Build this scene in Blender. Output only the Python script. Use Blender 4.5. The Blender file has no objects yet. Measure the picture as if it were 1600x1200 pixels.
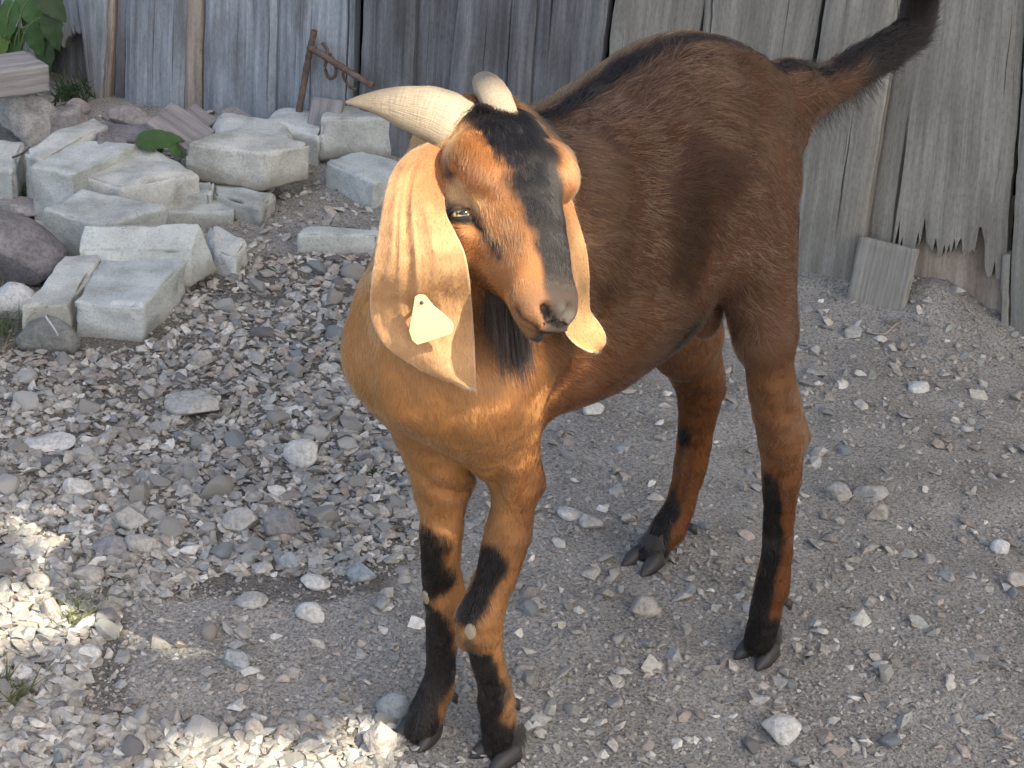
import bpy, bmesh, math, random
import numpy as np
from mathutils import Matrix, Vector
# ---------------------------------------------------------------- camera geometry (plain numbers, used to place things where they stand)
FPX = 2700.0; CAM_H = 1.25; PITCH = math.radians(28.0); ROLL = math.radians(5.0)
FWD = np.array([0.0, math.cos(PITCH), -math.sin(PITCH)])
_r = np.array([1.0, 0.0, 0.0]); _u = np.cross(_r, FWD)
RIGHT = _r*math.cos(ROLL)+_u*math.sin(ROLL); UP = _u*math.cos(ROLL)-_r*math.sin(ROLL)
EYE = np.array([0.0, 0.0, CAM_H])
def ray(x, y): return FWD+RIGHT*((x-800.0)/FPX)-UP*((y-600.0)/FPX)
def gnd(x, y, z=0.0):
    d = ray(x, y); return EYE+d*((z-CAM_H)/d[2])
def dep(x, y, t): return EYE+ray(x, y)*t
def onplane(x, y, p, n):
    d = ray(x, y); return EYE+d*(np.dot(p-EYE, n)/np.dot(d, n))
def proj(P):
    q = np.asarray(P)-EYE; z = q@FWD; return 800+FPX*(q@RIGHT)/z, 600-FPX*(q@UP)/z, z
C = bpy.context.scene.collection
SC = bpy.context.scene
# camera
cam = bpy.data.cameras.new('camera'); camo = bpy.data.objects.new('camera', cam); C.objects.link(camo)
cam.sensor_width = 36.0; cam.lens = FPX/1600*36.0; cam.clip_start = 0.05; cam.clip_end = 500
M = Matrix.Identity(4)
for i in range(3):
    M[i][0] = RIGHT[i]; M[i][1] = UP[i]; M[i][2] = -FWD[i]; M[i][3] = EYE[i]
camo.matrix_world = M; SC.camera = camo
# sun and sky
SUN_EL = math.radians(50); SUN_DIR = np.array([0.74, -0.67, 0.0]); SUN_DIR = SUN_DIR/np.linalg.norm(SUN_DIR)*math.cos(SUN_EL)+np.array([0, 0, math.sin(SUN_EL)])
sun = bpy.data.lights.new('sun', 'SUN'); sun.energy = 3.6; sun.angle = math.radians(0.45); sun.color = (1.0, 0.89, 0.71)
suno = bpy.data.objects.new('sun', sun); C.objects.link(suno)
suno.rotation_euler = Vector(-SUN_DIR).to_track_quat('-Z', 'Y').to_euler(); suno.location = (3, -2, 6)
W = bpy.data.worlds.new('World'); SC.world = W; W.use_nodes = True
wn = W.node_tree.nodes; wl = W.node_tree.links
sky = wn.new('ShaderNodeTexSky'); sky.sky_type = 'NISHITA'; sky.sun_disc = False
sky.dust_density = 5.0; sky.ozone_density = 0.0; sky.sun_elevation = SUN_EL; sky.sun_rotation = math.atan2(SUN_DIR[0], SUN_DIR[1])
wn['Background'].inputs[1].default_value = 0.135; wl.new(sky.outputs[0], wn['Background'].inputs[0])
SC.view_settings.view_transform = 'Standard'; SC.view_settings.look = 'None'
SC.view_settings.exposure = 1.60; SC.view_settings.gamma = 1.0; SC.view_settings.use_curve_mapping = False
SC.render.engine = 'CYCLES'

# ---------------------------------------------------------------- helpers
rng = np.random.default_rng(7)
def vnoise(P, freq, seed=0):
    P = np.asarray(P, float)*freq; I = np.floor(P).astype(np.int64); f = P-I; f = f*f*(3-2*f)
    def h(a, b, c):
        n = (a*374761393+b*668265263+c*2147483647+seed*1274126177) & 0xffffffff
        n = ((n ^ (n >> 13))*1274126177) & 0xffffffff; n = (n ^ (n >> 16)) & 0xffff
        return n/65535.0
    r = 0
    for i in (0, 1):
        for j in (0, 1):
            for k in (0, 1):
                w = (f[:, 0] if i else 1-f[:, 0])*(f[:, 1] if j else 1-f[:, 1])*(f[:, 2] if k else 1-f[:, 2])
                r = r+w*h(I[:, 0]+i, I[:, 1]+j, I[:, 2]+k)
    return r*2-1
def fbm(P, freq, octs=3, seed=0):
    r = 0; a = 1.0
    for o in range(octs): r = r+a*vnoise(P, freq*2**o, seed+o*17); a *= 0.5
    return r
def sstep(a, b, x):
    t = np.clip((np.asarray(x)-a)/(b-a), 0, 1); return t*t*(3-2*t)
def mesh_np(name, V, F, smooth=True, uv=None, col=None):
    """V (n,3); F (m,3) or (m,4) int arrays, or a list of such arrays"""
    me = bpy.data.meshes.new(name); Fs = F if isinstance(F, list) else [F]
    V = np.asarray(V, np.float32); me.vertices.add(len(V)); me.vertices.foreach_set('co', V.ravel())
    loops = np.concatenate([np.asarray(f).ravel() for f in Fs]).astype(np.int32)
    tot = np.concatenate([np.full(len(f), np.asarray(f).shape[1], np.int32) for f in Fs])
    st = np.concatenate([[0], np.cumsum(tot)[:-1]]).astype(np.int32)
    me.loops.add(len(loops)); me.loops.foreach_set('vertex_index', loops)
    me.polygons.add(len(tot)); me.polygons.foreach_set('loop_start', st); me.polygons.foreach_set('loop_total', tot)
    me.polygons.foreach_set('use_smooth', np.full(len(tot), smooth, bool))
    me.update(calc_edges=True); me.validate()
    if uv is not None:
        l = me.uv_layers.new(name='UVMap'); l.data.foreach_set('uv', np.asarray(uv, np.float32)[loops].ravel())
    if col is not None:
        a = me.color_attributes.new('col', 'FLOAT_COLOR', 'POINT'); c = np.ones((len(V), 4), np.float32); c[:, :3] = col
        a.data.foreach_set('color', c.ravel())
    return me
def obj(name, me, mat=None, parent=None, loc=None):
    o = bpy.data.objects.new(name, me); C.objects.link(o)
    if mat is not None and me is not None and not me.materials: me.materials.append(mat)
    if parent is not None: o.parent = parent
    if loc is not None: o.location = loc
    return o
def tag(o, label=None, cat=None, group=None, kind=None):
    if label: o['label'] = label
    if cat: o['category'] = cat
    if group: o['group'] = group
    if kind: o['kind'] = kind
    return o
def empty(name, loc=(0, 0, 0)):
    o = bpy.data.objects.new(name, None); o.empty_display_size = 0.1; C.objects.link(o); o.location = loc; return o
class NT:
    def __init__(s, name):
        s.m = bpy.data.materials.new(name); s.m.use_nodes = True; s.t = s.m.node_tree; s.b = s.t.nodes['Principled BSDF']; s.out = s.t.nodes['Material Output']
    def n(s, t, **kw):
        x = s.t.nodes.new(t)
        for k, v in kw.items(): setattr(x, k, v)
        return x
    def l(s, a, b): s.t.links.new(a, b)
    def val(s, sock, v): sock.default_value = v
    def noise(s, vec, scale, detail=4, rough=0.55, dist=0.0):
        x = s.n('ShaderNodeTexNoise'); x.inputs['Scale'].default_value = scale; x.inputs['Detail'].default_value = detail; x.inputs['Roughness'].default_value = rough
        x.inputs['Distortion'].default_value = dist
        if vec is not None: s.l(vec, x.inputs['Vector'])
        return x.outputs['Fac']
    def ramp(s, fac, stops):
        r = s.n('ShaderNodeValToRGB'); e = r.color_ramp.elements
        while len(e) < len(stops): e.new(0.5)
        for i, (p, c) in enumerate(stops):
            e[i].position = p; e[i].color = (*c, 1) if not np.isscalar(c) else (c, c, c, 1)
        s.l(fac, r.inputs[0]); return r.outputs[0]
    def mix(s, fac, a, b, mode='MIX'):
        x = s.n('ShaderNodeMix', data_type='RGBA', blend_type=mode)
        for sock, v in ((x.inputs[0], fac), (x.inputs[6], a), (x.inputs[7], b)):
            if hasattr(v, 'is_linked'): s.l(v, sock)
            elif np.isscalar(v): sock.default_value = v
            else: sock.default_value = (*v, 1)
        return x.outputs[2]
    def math(s, op, a, b=0.0):
        x = s.n('ShaderNodeMath', operation=op)
        for sock, v in ((x.inputs[0], a), (x.inputs[1], b)):
            if hasattr(v, 'is_linked'): s.l(v, sock)
            else: sock.default_value = v
        return x.outputs[0]
    def mapping(s, vec, scale=(1, 1, 1), loc=(0, 0, 0)):
        x = s.n('ShaderNodeMapping'); x.inputs['Scale'].default_value = scale; x.inputs['Location'].default_value = loc; s.l(vec, x.inputs[0]); return x.outputs[0]
    def bump(s, h, strength=0.3, dist=0.002):
        x = s.n('ShaderNodeBump'); x.inputs['Strength'].default_value = strength; x.inputs['Distance'].default_value = dist; s.l(h, x.inputs['Height']); s.l(x.outputs[0], s.b.inputs['Normal'])
    def base(s, c, rough=0.8, spec=0.3):
        if hasattr(c, 'is_linked'): s.l(c, s.b.inputs['Base Color'])
        else: s.b.inputs['Base Color'].default_value = (*c, 1)
        s.b.inputs['Roughness'].default_value = rough; s.b.inputs['Specular IOR Level'].default_value = spec
    def coord(s, which='Object'): return s.n('ShaderNodeTexCoord').outputs[which]
    def attr(s, name): return s.n('ShaderNodeAttribute', attribute_name=name).outputs['Color']
    def rnd(s): return s.n('ShaderNodeObjectInfo').outputs['Random']
def plain(name, c, rough=0.7, spec=0.3):
    t = NT(name); t.base(c, rough, spec); return t.m
def convex(P):
    bm = bmesh.new()
    for p in P: bm.verts.new(p)
    r = bmesh.ops.convex_hull(bm, input=bm.verts[:])
    bmesh.ops.delete(bm, geom=[v for v in bm.verts if not v.link_faces], context='VERTS')
    bmesh.ops.triangulate(bm, faces=bm.faces[:]); bm.verts.index_update()
    V = np.array([v.co[:] for v in bm.verts]); F = np.array([[v.index for v in f.verts] for f in bm.faces]); bm.free()
    return V, F
def sweep(path, radii, seg=16, flat=1.0, nref=None, rot=0.0, cap=True):
    """tube along points; radii per point; flat squashes across the second axis"""
    P = np.asarray(path, float); n = len(P); T = np.gradient(P, axis=0); T /= np.linalg.norm(T, axis=1, keepdims=True)
    ref = np.array(nref if nref is not None else [0, 0, 1.0]); V = []
    a = np.linspace(0, 2*math.pi, seg, endpoint=False)+rot
    for i in range(n):
        u = ref-T[i]*(ref@T[i]); u /= np.linalg.norm(u); v = np.cross(T[i], u)
        V.append(P[i]+radii[i]*(np.cos(a)[:, None]*u+flat*np.sin(a)[:, None]*v))
    V = np.concatenate(V); q = []
    i, j = np.meshgrid(np.arange(n-1), np.arange(seg), indexing='ij'); j2 = (j+1) % seg
    Q = np.stack([i*seg+j, i*seg+j2, (i+1)*seg+j2, (i+1)*seg+j], -1).reshape(-1, 4)
    Fs = [Q]
    if cap:
        V = np.concatenate([V, P[:1], P[-1:]]); k = np.arange(seg); k2 = (k+1) % seg
        Fs.append(np.concatenate([np.stack([k2, k, np.full(seg, n*seg)], 1), np.stack([(n-1)*seg+k, (n-1)*seg+k2, np.full(seg, n*seg+1)], 1)]))
    return V, Fs
def curve_pts(pts, n):
    """Catmull-Rom through rows of pts"""
    P = np.asarray(pts, float); P = np.vstack([2*P[0]-P[1], P, 2*P[-1]-P[-2]]); m = len(P)-3; t = np.linspace(0, m-1e-6, n); i = t.astype(int); f = (t-i)[:, None]
    a, b, c, d = P[i], P[i+1], P[i+2], P[i+3]
    return 0.5*(2*b+(c-a)*f+(2*a-5*b+4*c-d)*f**2+(3*b-a-3*c+d)*f**3)
# ---------------------------------------------------------------- ground
W0 = gnd(1572, 543); W1 = gnd(205, 172); WD = (W1-W0)/np.linalg.norm(W1-W0); WN = np.array([WD[1], -WD[0], 0.0])
if WN@(EYE-W0) < 0: WN = -WN                        # WN points to the yard
def wall_pt(x, y, off=0.0): return onplane(x, y, W0+WN*off, WN)
def ground_h(X, Y):
    P = np.stack([X, Y, np.zeros_like(X)], -1).reshape(-1, 3)
    dw = ((P-W0)@WN).reshape(X.shape); aw = ((P-W0)@WD).reshape(X.shape)
    near = sstep(-3, -0.5, -np.hypot(X, Y-2))
    z = (fbm(P, 2.2, 3, 3).reshape(X.shape)*0.007+fbm(P, 14, 3, 9).reshape(X.shape)*0.0028)*near
    berm = np.exp(-np.clip(dw, 0, 9)/0.12)*(0.045*np.exp(-((aw-0.30)/0.16)**2)+0.055*np.exp(-((aw-0.13)/0.085)**2)+0.012+0.02*np.exp(-((aw-0.02)/0.1)**2))+np.exp(-np.clip(dw-.02, 0, 9)/0.16)*.055*sstep(.75, 1.05, aw)*sstep(2.0, 1.6, aw)
    return z+berm*near
def axis_pts(a, b, d, far):
    core = np.arange(a, b, d); st = []; x = d
    while x < far: st.append(x); x *= 1.35
    cum = np.cumsum(st); return np.concatenate([a-cum[::-1], core, core[-1]+cum])
xs = axis_pts(-1.5, 1.5, 0.009, 60); ys = axis_pts(1.05, 3.7, 0.009, 60)
Xg, Yg = np.meshgrid(xs, ys, indexing='ij'); Zg = ground_h(Xg, Yg)
ni, nj = Xg.shape; ii, jj = np.meshgrid(np.arange(ni-1), np.arange(nj-1), indexing='ij')
Qg = np.stack([ii*nj+jj, (ii+1)*nj+jj, (ii+1)*nj+jj+1, ii*nj+jj+1], -1).reshape(-1, 4)
t = NT('packed_dirt'); v = t.coord('Object')
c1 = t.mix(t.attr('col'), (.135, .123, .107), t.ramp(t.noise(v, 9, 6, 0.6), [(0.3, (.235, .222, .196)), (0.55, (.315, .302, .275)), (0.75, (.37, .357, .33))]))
c2 = t.ramp(t.noise(v, 240, 3, 0.7), [(0.36, 0.42), (0.5, 0.95), (0.68, 1.25)])
t.base(t.mix(1.0, c1, c2, 'MULTIPLY'), 0.95, 0.15)
t.bump(t.math('ADD', t.noise(v, 160, 4, 0.7), t.math('MULTIPLY', t.noise(v, 420, 3, 0.7), 0.6)), 0.9, 0.005)
gq = np.stack([Xg, Yg, Zg], -1).reshape(-1, 3); near_ = (np.abs(gq[:, 0]) < 1.5) & (gq[:, 1] > 1.0) & (gq[:, 1] < 3.8); sx_, sy_, _ = proj(gq); gap_shade = np.ones(len(gq))
# shade between the loose stones on the left, painted into the dirt colour
gap_shade[near_] = 1-.85*sstep(.0, .5, sstep(690, 560, sx_+40*fbm(gq, 9, 2, 3))*sstep(380, 430, sy_)*(1-sstep(.35, .75, sstep(880, 960, sy_+20*fbm(gq, 12, 2, 8))*sstep(120, 260, sx_)*sstep(1150, 1110, sy_)))*sstep(-1.0, -.7, gq[:, 0])*sstep(1.15, 1.35, gq[:, 1]))[near_]
ground = obj('ground', mesh_np('ground', gq, Qg, True, None, np.repeat(gap_shade[:, None], 3, 1)), t.m)
tag(ground, 'grey packed dirt floor of the yard with scattered stone chips', 'ground', kind='structure')
def gz(p): return float(ground_h(np.array([p[0]]), np.array([p[1]]))[0])
def on_ground(x, y, dz=0.0):
    p = gnd(x, y)
    for _ in range(4): p = gnd(x, y, gz(p)+dz)
    return p

# ---------------------------------------------------------------- weathered board wall
def wood_mat(name, dark, mid, light, stain=(.10, .09, .08), stain_amt=0.5):
    t = NT(name); uv = t.coord('UV'); r = t.rnd()
    off = t.n('ShaderNodeCombineXYZ'); t.l(t.math('MULTIPLY', r, 37.0), off.inputs[0]); t.l(t.math('MULTIPLY', r, 91.0), off.inputs[1])
    add_ = t.n('ShaderNodeVectorMath', operation='ADD'); t.l(uv, add_.inputs[0]); t.l(off.outputs[0], add_.inputs[1]); v = add_.outputs[0]
    wv = t.n('ShaderNodeVectorMath', operation='ADD'); t.l(v, wv.inputs[0])
    ncol = t.n('ShaderNodeTexNoise'); t.l(t.mapping(v, (3, 2.0, 1)), ncol.inputs['Vector']); ncol.inputs['Scale'].default_value = 3
    sc_ = t.n('ShaderNodeVectorMath', operation='SCALE'); t.l(ncol.outputs['Color'], sc_.inputs[0]); sc_.inputs[3].default_value = 0.009; t.l(sc_.outputs[0], wv.inputs[1]); w = wv.outputs[0]
    fine = t.noise(t.mapping(w, (420, 5, 1)), 1.0, 5, 0.6); mids = t.noise(t.mapping(w, (70, 2.2, 1)), 1.0, 4, 0.6); big = t.noise(t.mapping(w, (14, 3.5, 1)), 1.0, 4, 0.6)
    col = t.ramp(t.math('ADD', t.math('MULTIPLY', mids, 0.55), t.math('MULTIPLY', big, 0.45)), [(0.33, dark), (0.5, mid), (0.66, light)])
    col = t.mix(1.0, col, t.ramp(fine, [(0.3, 0.80), (0.5, 0.98), (0.7, 1.10)]), 'MULTIPLY')
    crack = t.ramp(t.noise(t.mapping(w, (120, 1.1, 1), (3, 7, 0)), 1.0, 2, 0.5), [(0.27, 0.0), (0.33, 1.0)])
    col = t.mix(1.0, col, t.mix(1.0, crack, (.30, .29, .28), 'ADD'), 'MULTIPLY')
    blot = t.ramp(t.noise(t.mapping(v, (16, 3.5, 1), (11, 3, 0)), 1.0, 5, 0.65), [(0.50, 0.0), (0.66, stain_amt)])
    col = t.mix(blot, col, stain)
    spk = t.ramp(t.noise(t.mapping(v, (260, 90, 1), (5, 9, 0)), 1.0, 3, 0.7), [(0.3, 0.80), (0.5, 1.0), (0.7, 1.10)]); col = t.mix(1.0, col, spk, 'MULTIPLY')
    thin = t.ramp(t.noise(t.mapping(w, (300, 2.0, 1), (8, 2, 0)), 1.0, 2, 0.5), [(0.24, 0.0), (0.28, 1.0)]); col = t.mix(1.0, col, t.mix(1.0, thin, (.35, .34, .33), 'ADD'), 'MULTIPLY')
    sepy = t.n('ShaderNodeSeparateXYZ'); t.l(uv, sepy.inputs[0]); dustm = t.ramp(t.math('ADD', sepy.outputs[1], t.math('MULTIPLY', t.noise(t.mapping(v, (25, 14, 1)), 1.0, 4, .6), 0.12)), [(0.07, 0.8), (0.15, 0.0)]); col = t.mix(dustm, col, (.225, .21, .19))
    t.base(col, 0.95, 0.08)
    h = t.math('ADD', t.math('MULTIPLY', fine, 0.45), t.math('ADD', t.math('MULTIPLY', mids, 0.25), t.math('ADD', t.math('MULTIPLY', crack, 0.9), t.math('MULTIPLY', thin, 0.7))))
    t.bump(h, 0.8, 0.003); return t.m
M_skytint = wood_mat('skylight_tinted_boards', (.075, .085, .097), (.145, .164, .182), (.232, .254, .275), (.085, .078, .078), 0.6)  # grey boards with the blue of the skylight painted into their colour
M_dark = wood_mat('dark_grey_boards', (.042, .044, .048), (.082, .086, .092), (.142, .148, .155), (.055, .052, .05), 0.5)
M_olive = wood_mat('grey_boards', (.093, .090, .079), (.143, .139, .124), (.198, .194, .175), (.105, .098, .085), 0.45)
M_brown = wood_mat('rotten_brown_wood', (.10, .085, .07), (.185, .16, .135), (.27, .235, .20), (.13, .10, .08), 0.5)

def board_mesh(name, TL, BL, TR, BR, thick=0.022, ragged=0.0, nu=14, nv=70, seed=0, up=1.1, wob=0.0022):
    """a sawn board given by its four lower front corners on the wall; goes on upward past the frame"""
    TL, BL, TR, BR = map(np.asarray, (TL, BL, TR, BR))
    TL2 = TL+(TL-BL)/np.linalg.norm(TL-BL)*up; TR2 = TR+(TR-BR)/np.linalg.norm(TR-BR)*up
    u = np.linspace(0, 1, nu)[:, None]; L = np.linalg.norm(TL2-BL); Wd = np.linalg.norm(TR-TL)
    tv = np.linspace(0, 1, nv)**1.25; v = tv[None, :]
    jag = np.zeros(nu)
    if ragged:
        r = np.random.default_rng(seed+5); uu = np.linspace(0, 1, nu); jag = ragged*(np.abs(r.normal(0, .75, nu))*(r.random(nu) < .6)+1.0+vnoise(np.stack([uu*4, uu*0+seed, uu*0], -1), 1.0, 3)+.5*vnoise(np.stack([uu*11, uu*0+seed, uu*0], -1), 1.0, 4))
    vv = v+np.clip(1-v*6, 0, 1)*(jag[:, None]/L)
    left = BL[None, None]+(TL2-BL)[None, None]*vv[..., None]; right = BR[None, None]+(TR2-BR)[None, None]*vv[..., None]
    P = left+(right-left)*u[..., None]
    sv = vv*L; e = np.stack([np.full_like(sv, seed*3.1), sv*1.0, u*Wd+0*sv], -1).reshape(-1, 3)
    edge = (2*u-1)[..., None]
    wobble = vnoise(np.stack([np.full(nv, seed*1.7), tv*L, np.zeros(nv)], -1), 9, 1)*wob+vnoise(np.stack([np.full(nv, seed*1.7), tv*L, np.zeros(nv)], -1), 40, 2)*wob*0.5
    P = P+WD[None, None]*wobble[None, :, None]*np.where(np.abs(edge) > 0.8, 1, 0.0)
    grain = (fbm(e*np.array([1, .8, 45]), 1.0, 2, seed)*0.0009).reshape(nu, nv)+(vnoise(e*np.array([1, .9, 6]), 1.0, seed+3)*0.0025).reshape(nu, nv)
    rnd_edge = -0.006*np.abs(2*u-1)**8
    P = P+WN[None, None]*(grain+rnd_edge)[..., None]
    N0 = nu*nv; back = (P.copy()-WN*thick)
    V = np.concatenate([P.reshape(-1, 3), back.reshape(-1, 3)])
    i, j = np.meshgrid(np.arange(nu-1), np.arange(nv-1), indexing='ij'); a = (i*nv+j).ravel(); b = ((i+1)*nv+j).ravel(); c = b+1; d = a+1
    s1 = np.stack([a, b, c, d], 1); s2 = np.stack([a+N0, d+N0, c+N0, b+N0], 1)
    j = np.arange(nv-1); e1 = np.stack([j, j+1, j+1+N0, j+N0], 1); o = (nu-1)*nv; e2 = np.stack([o+j, o+j+N0, o+j+1+N0, o+j+1], 1)
    i = np.arange(nu-1); b1 = np.stack([i*nv, i*nv+N0, (i+1)*nv+N0, (i+1)*nv], 1); t1 = np.stack([i*nv+nv-1, (i+1)*nv+nv-1, (i+1)*nv+nv-1+N0, i*nv+nv-1+N0], 1)
    uv = np.stack([np.broadcast_to(u*Wd, (nu, nv)), np.broadcast_to(sv, (nu, nv))], -1).reshape(-1, 2)
    me = mesh_np(name, V, np.concatenate([s1, s2, e1, e2, b1, t1]), True, np.concatenate([uv, uv+np.array([0.3, 0])]))
    me.set_sharp_from_angle(angle=math.radians(40)) if hasattr(me, 'set_sharp_from_angle') else None
    return me
wall = empty('board_wall', tuple(W0))
tag(wall, 'old grey weathered board wall of a shed behind the goat', 'wall')
# top-left x, bottom-left x, top-right x, bottom-right x (at y=0 and y=yb), yb, offset, ragged, material
BOARDS = [(62, 70, 118, 127, 78, -.012, .018, M_skytint), (116, 140, 164, 157, 172, .006, .030, M_skytint), (161, 157, 178, 166, 185, -.004, .01, M_brown),
 (182, 176, 197, 193, 200, -.016, 0, M_dark), (194, 191, 289, 283, 200, .004, 0, M_skytint), (288, 283, 316, 313, 200, -.004, .0, M_brown),
 (318, 315, 430, 427, 205, .002, 0, M_skytint), (431, 428, 553, 546, 205, -.003, 0, M_skytint), (566, 556, 648, 638, 205, .002, 0, M_dark),
 (649, 640, 716, 697, 215, -.012, 0, M_dark), (712, 692, 835, 822, 235, .008, 0, M_dark), (836, 823, 949, 917, 250, .0, 0, M_dark),
 (960, 930, 1099, 1065, 290, -.004, 0, M_olive), (1101, 1068, 1284, 1214, 405, .0, 0, M_olive), (1288, 1220, 1408, 1334, 475, .012, 0, M_olive),
 (1404, 1334, 1602, 1566, 455, -.014, .042, M_olive), (1604, 1569, 1790, 1770, 610, -.004, 0, M_olive)]
for k_ in range(5): BOARDS.append((1795+k_*205, 1775+k_*205, 1995+k_*205, 1975+k_*205, 620, (-.004, .004, -.008, .002, 0)[k_], 0, M_olive))
for k_ in range(6): BOARDS.append((-62-k_*125, -58-k_*125, 56-k_*125, 60-k_*125, 150, (.0, -.008, .004, -.004, .006, 0)[k_], 0, (M_skytint, M_dark)[k_ % 2]))
def to_ground(t_, b_):
    t_, b_ = np.asarray(t_), np.asarray(b_); d = (b_-t_)/np.linalg.norm(b_-t_); return t_+d*((-.06-t_[2])/d[2]) if b_[2] > -.06 else b_
for k, (tl, bl, tr, br, yb, off, rg, m) in enumerate(BOARDS):
    b0_, b1_ = wall_pt(bl, yb, off), wall_pt(br, yb, off)
    if not rg: b0_, b1_ = to_ground(wall_pt(tl, 0, off), b0_), to_ground(wall_pt(tr, 0, off), b1_)
    me = board_mesh('board', wall_pt(tl, 0, off), b0_, wall_pt(tr, 0, off), b1_, ragged=rg, seed=k+1, nu=64 if rg else 14)
    me.transform(Matrix.Translation(-Vector(W0))); obj('board', me, m, wall)
# rotten underlayer where the wide board has broken away, and the strip beside it
for k, (tl, yt, bl, tr, br, yb, off, m) in enumerate([(1400, 330, 1365, 1578, 1566, 640, -.034, M_brown), (1567, 415, 1556, 1580, 1568, 640, -.012, M_olive), (40, 0, 40, 300, 300, 230, -.07, M_dark)]):
    me = board_mesh('board', wall_pt(tl, yt, off), wall_pt(bl, yb, off), wall_pt(tr, yt, off), wall_pt(br, yb, off), ragged=0, seed=k+40, up=0.02 if k < 2 else 0.8, wob=.005)
    me.transform(Matrix.Translation(-Vector(W0))); obj('board', me, m, wall)
# black panel in place of the unlit inside of the shed behind the gaps
M_black = plain('interior_shade_black', (.02, .019, .018), 0.9, 0.1)
a = W0-WD*2.5-WN*0.10; b = W0+WD*3.0-WN*0.10; V = np.array([a, b, b+[0, 0, 2.6], a+[0, 0, 2.6]]+[p-WN*0.03 for p in (a, b, b+[0, 0, 2.6], a+[0, 0, 2.6])])-W0
obj('interior_dark_panel', mesh_np('interior_dark_panel', V, np.array([[0, 1, 2, 3], [7, 6, 5, 4], [0, 4, 5, 1], [1, 5, 6, 2], [2, 6, 7, 3], [3, 7, 4, 0]]), False), M_black, wall)
# ---------------------------------------------------------------- concrete blocks heaped by the wall
t = NT('weathered_concrete'); v = t.coord('Object'); r = t.rnd()
vv = t.n('ShaderNodeVectorMath', operation='ADD'); t.l(v, vv.inputs[0]); cx_ = t.n('ShaderNodeCombineXYZ'); t.l(t.math('MULTIPLY', r, 50.0), cx_.inputs[0]); t.l(cx_.outputs[0], vv.inputs[1]); v = vv.outputs[0]
base = t.ramp(t.noise(v, 16, 6, 0.62), [(0.3, (.33, .338, .322)), (0.5, (.455, .465, .445)), (0.7, (.54, .55, .528))])
tint = t.ramp(r, [(0.0, (1.0, .99, .96)), (0.5, (.93, .98, 1.0)), (1.0, (.88, .90, .88))])
base = t.mix(1.0, base, tint, 'MULTIPLY')
base = t.mix(t.ramp(t.noise(v, 7, 5, 0.65), [(0.5, 0.0), (0.70, 0.65)]), base, (.20, .195, .16))
base = t.mix(t.ramp(t.noise(t.mapping(v, (1, 1, 1), (9, 4, 2)), 11, 5, 0.6), [(0.60, 0.0), (0.74, 0.4)]), base, (.17, .20, .13))
base = t.mix(1.0, base, t.ramp(t.noise(v, 260, 3, 0.7), [(0.3, 0.6), (0.42, 0.98), (0.7, 1.1)]), 'MULTIPLY')
sz_ = t.n('ShaderNodeSeparateXYZ'); t.l(t.coord('Object'), sz_.inputs[0]); soil_ = t.ramp(t.math('ADD', sz_.outputs[2], t.math('MULTIPLY', t.noise(v, 45, 4, .65), .045)), [(.028, .8), (.062, 0.0)]); base = t.mix(soil_, base, (.19, .175, .145))
t.base(base, 0.92, 0.15); t.bump(t.math('ADD', t.noise(v, 140, 5, 0.7), t.noise(v, 30, 4, 0.6)), 0.7, 0.004); M_conc = t.m
t = NT('field_stone'); v = t.coord('Object'); r = t.rnd()
base = t.ramp(r, [(0.0, (.20, .19, .19)), (0.25, (.27, .27, .26)), (0.45, (.215, .23, .24)), (0.6, (.33, .325, .305)), (0.75, (.25, .215, .195)), (0.9, (.235, .245, .235)), (1.0, (.40, .40, .385))])
base = t.mix(1.0, base, t.ramp(t.noise(v, 35, 5, 0.65), [(0.3, 0.72), (0.5, 1.0), (0.7, 1.25)]), 'MULTIPLY')
base = t.mix(t.ramp(t.noise(v, 60, 4, 0.6), [(0.55, 0.0), (0.7, 0.45)]), base, (.23, .21, .185))
t.base(base, 0.85, 0.25); t.bump(t.math('ADD', t.noise(v, 120, 4, 0.7), t.math('MULTIPLY', t.noise(v, 40, 3, 0.6), 1.5)), 0.5, 0.003); M_stone = t.m
def rock_mat(name, c0, c1, scale=25):
    t = NT(name); v = t.coord('Object')
    b_ = t.ramp(t.noise(v, scale, 6, 0.65), [(0.32, c0), (0.66, c1)])
    b_ = t.mix(1.0, b_, t.ramp(t.noise(v, 180, 3, 0.7), [(0.32, 0.7), (0.5, 1.0), (0.7, 1.15)]), 'MULTIPLY')
    t.base(b_, 0.9, 0.2); t.bump(t.math('ADD', t.noise(v, 90, 5, 0.7), t.noise(v, 25, 4, 0.6)), 0.7, 0.005); return t.m
def lattice(n):
    """surface of a unit cube, n cells a side, closer spaced near the edges"""
    s = 0.5-0.5*np.cos(np.linspace(0, math.pi, n+1)); idx = {}; V = []; Q = []
    def vi(i, j, k):
        if (i, j, k) not in idx: idx[i, j, k] = len(V); V.append((s[i], s[j], s[k]))
        return idx[i, j, k]
    for a in range(n):
        for b in range(n):
            Q += [[vi(a, b, n), vi(a+1, b, n), vi(a+1, b+1, n), vi(a, b+1, n)], [vi(a, b, 0), vi(a, b+1, 0), vi(a+1, b+1, 0), vi(a+1, b, 0)],
                  [vi(a, 0, b), vi(a+1, 0, b), vi(a+1, 0, b+1), vi(a, 0, b+1)], [vi(a, n, b), vi(a, n, b+1), vi(a+1, n, b+1), vi(a+1, n, b)],
                  [vi(0, a, b), vi(0, a, b+1), vi(0, a+1, b+1), vi(0, a+1, b)], [vi(n, a, b), vi(n, a+1, b), vi(n, a+1, b+1), vi(n, a, b+1)]]
    return np.array(V), np.array(Q)
LV, LQ = lattice(20)
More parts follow.
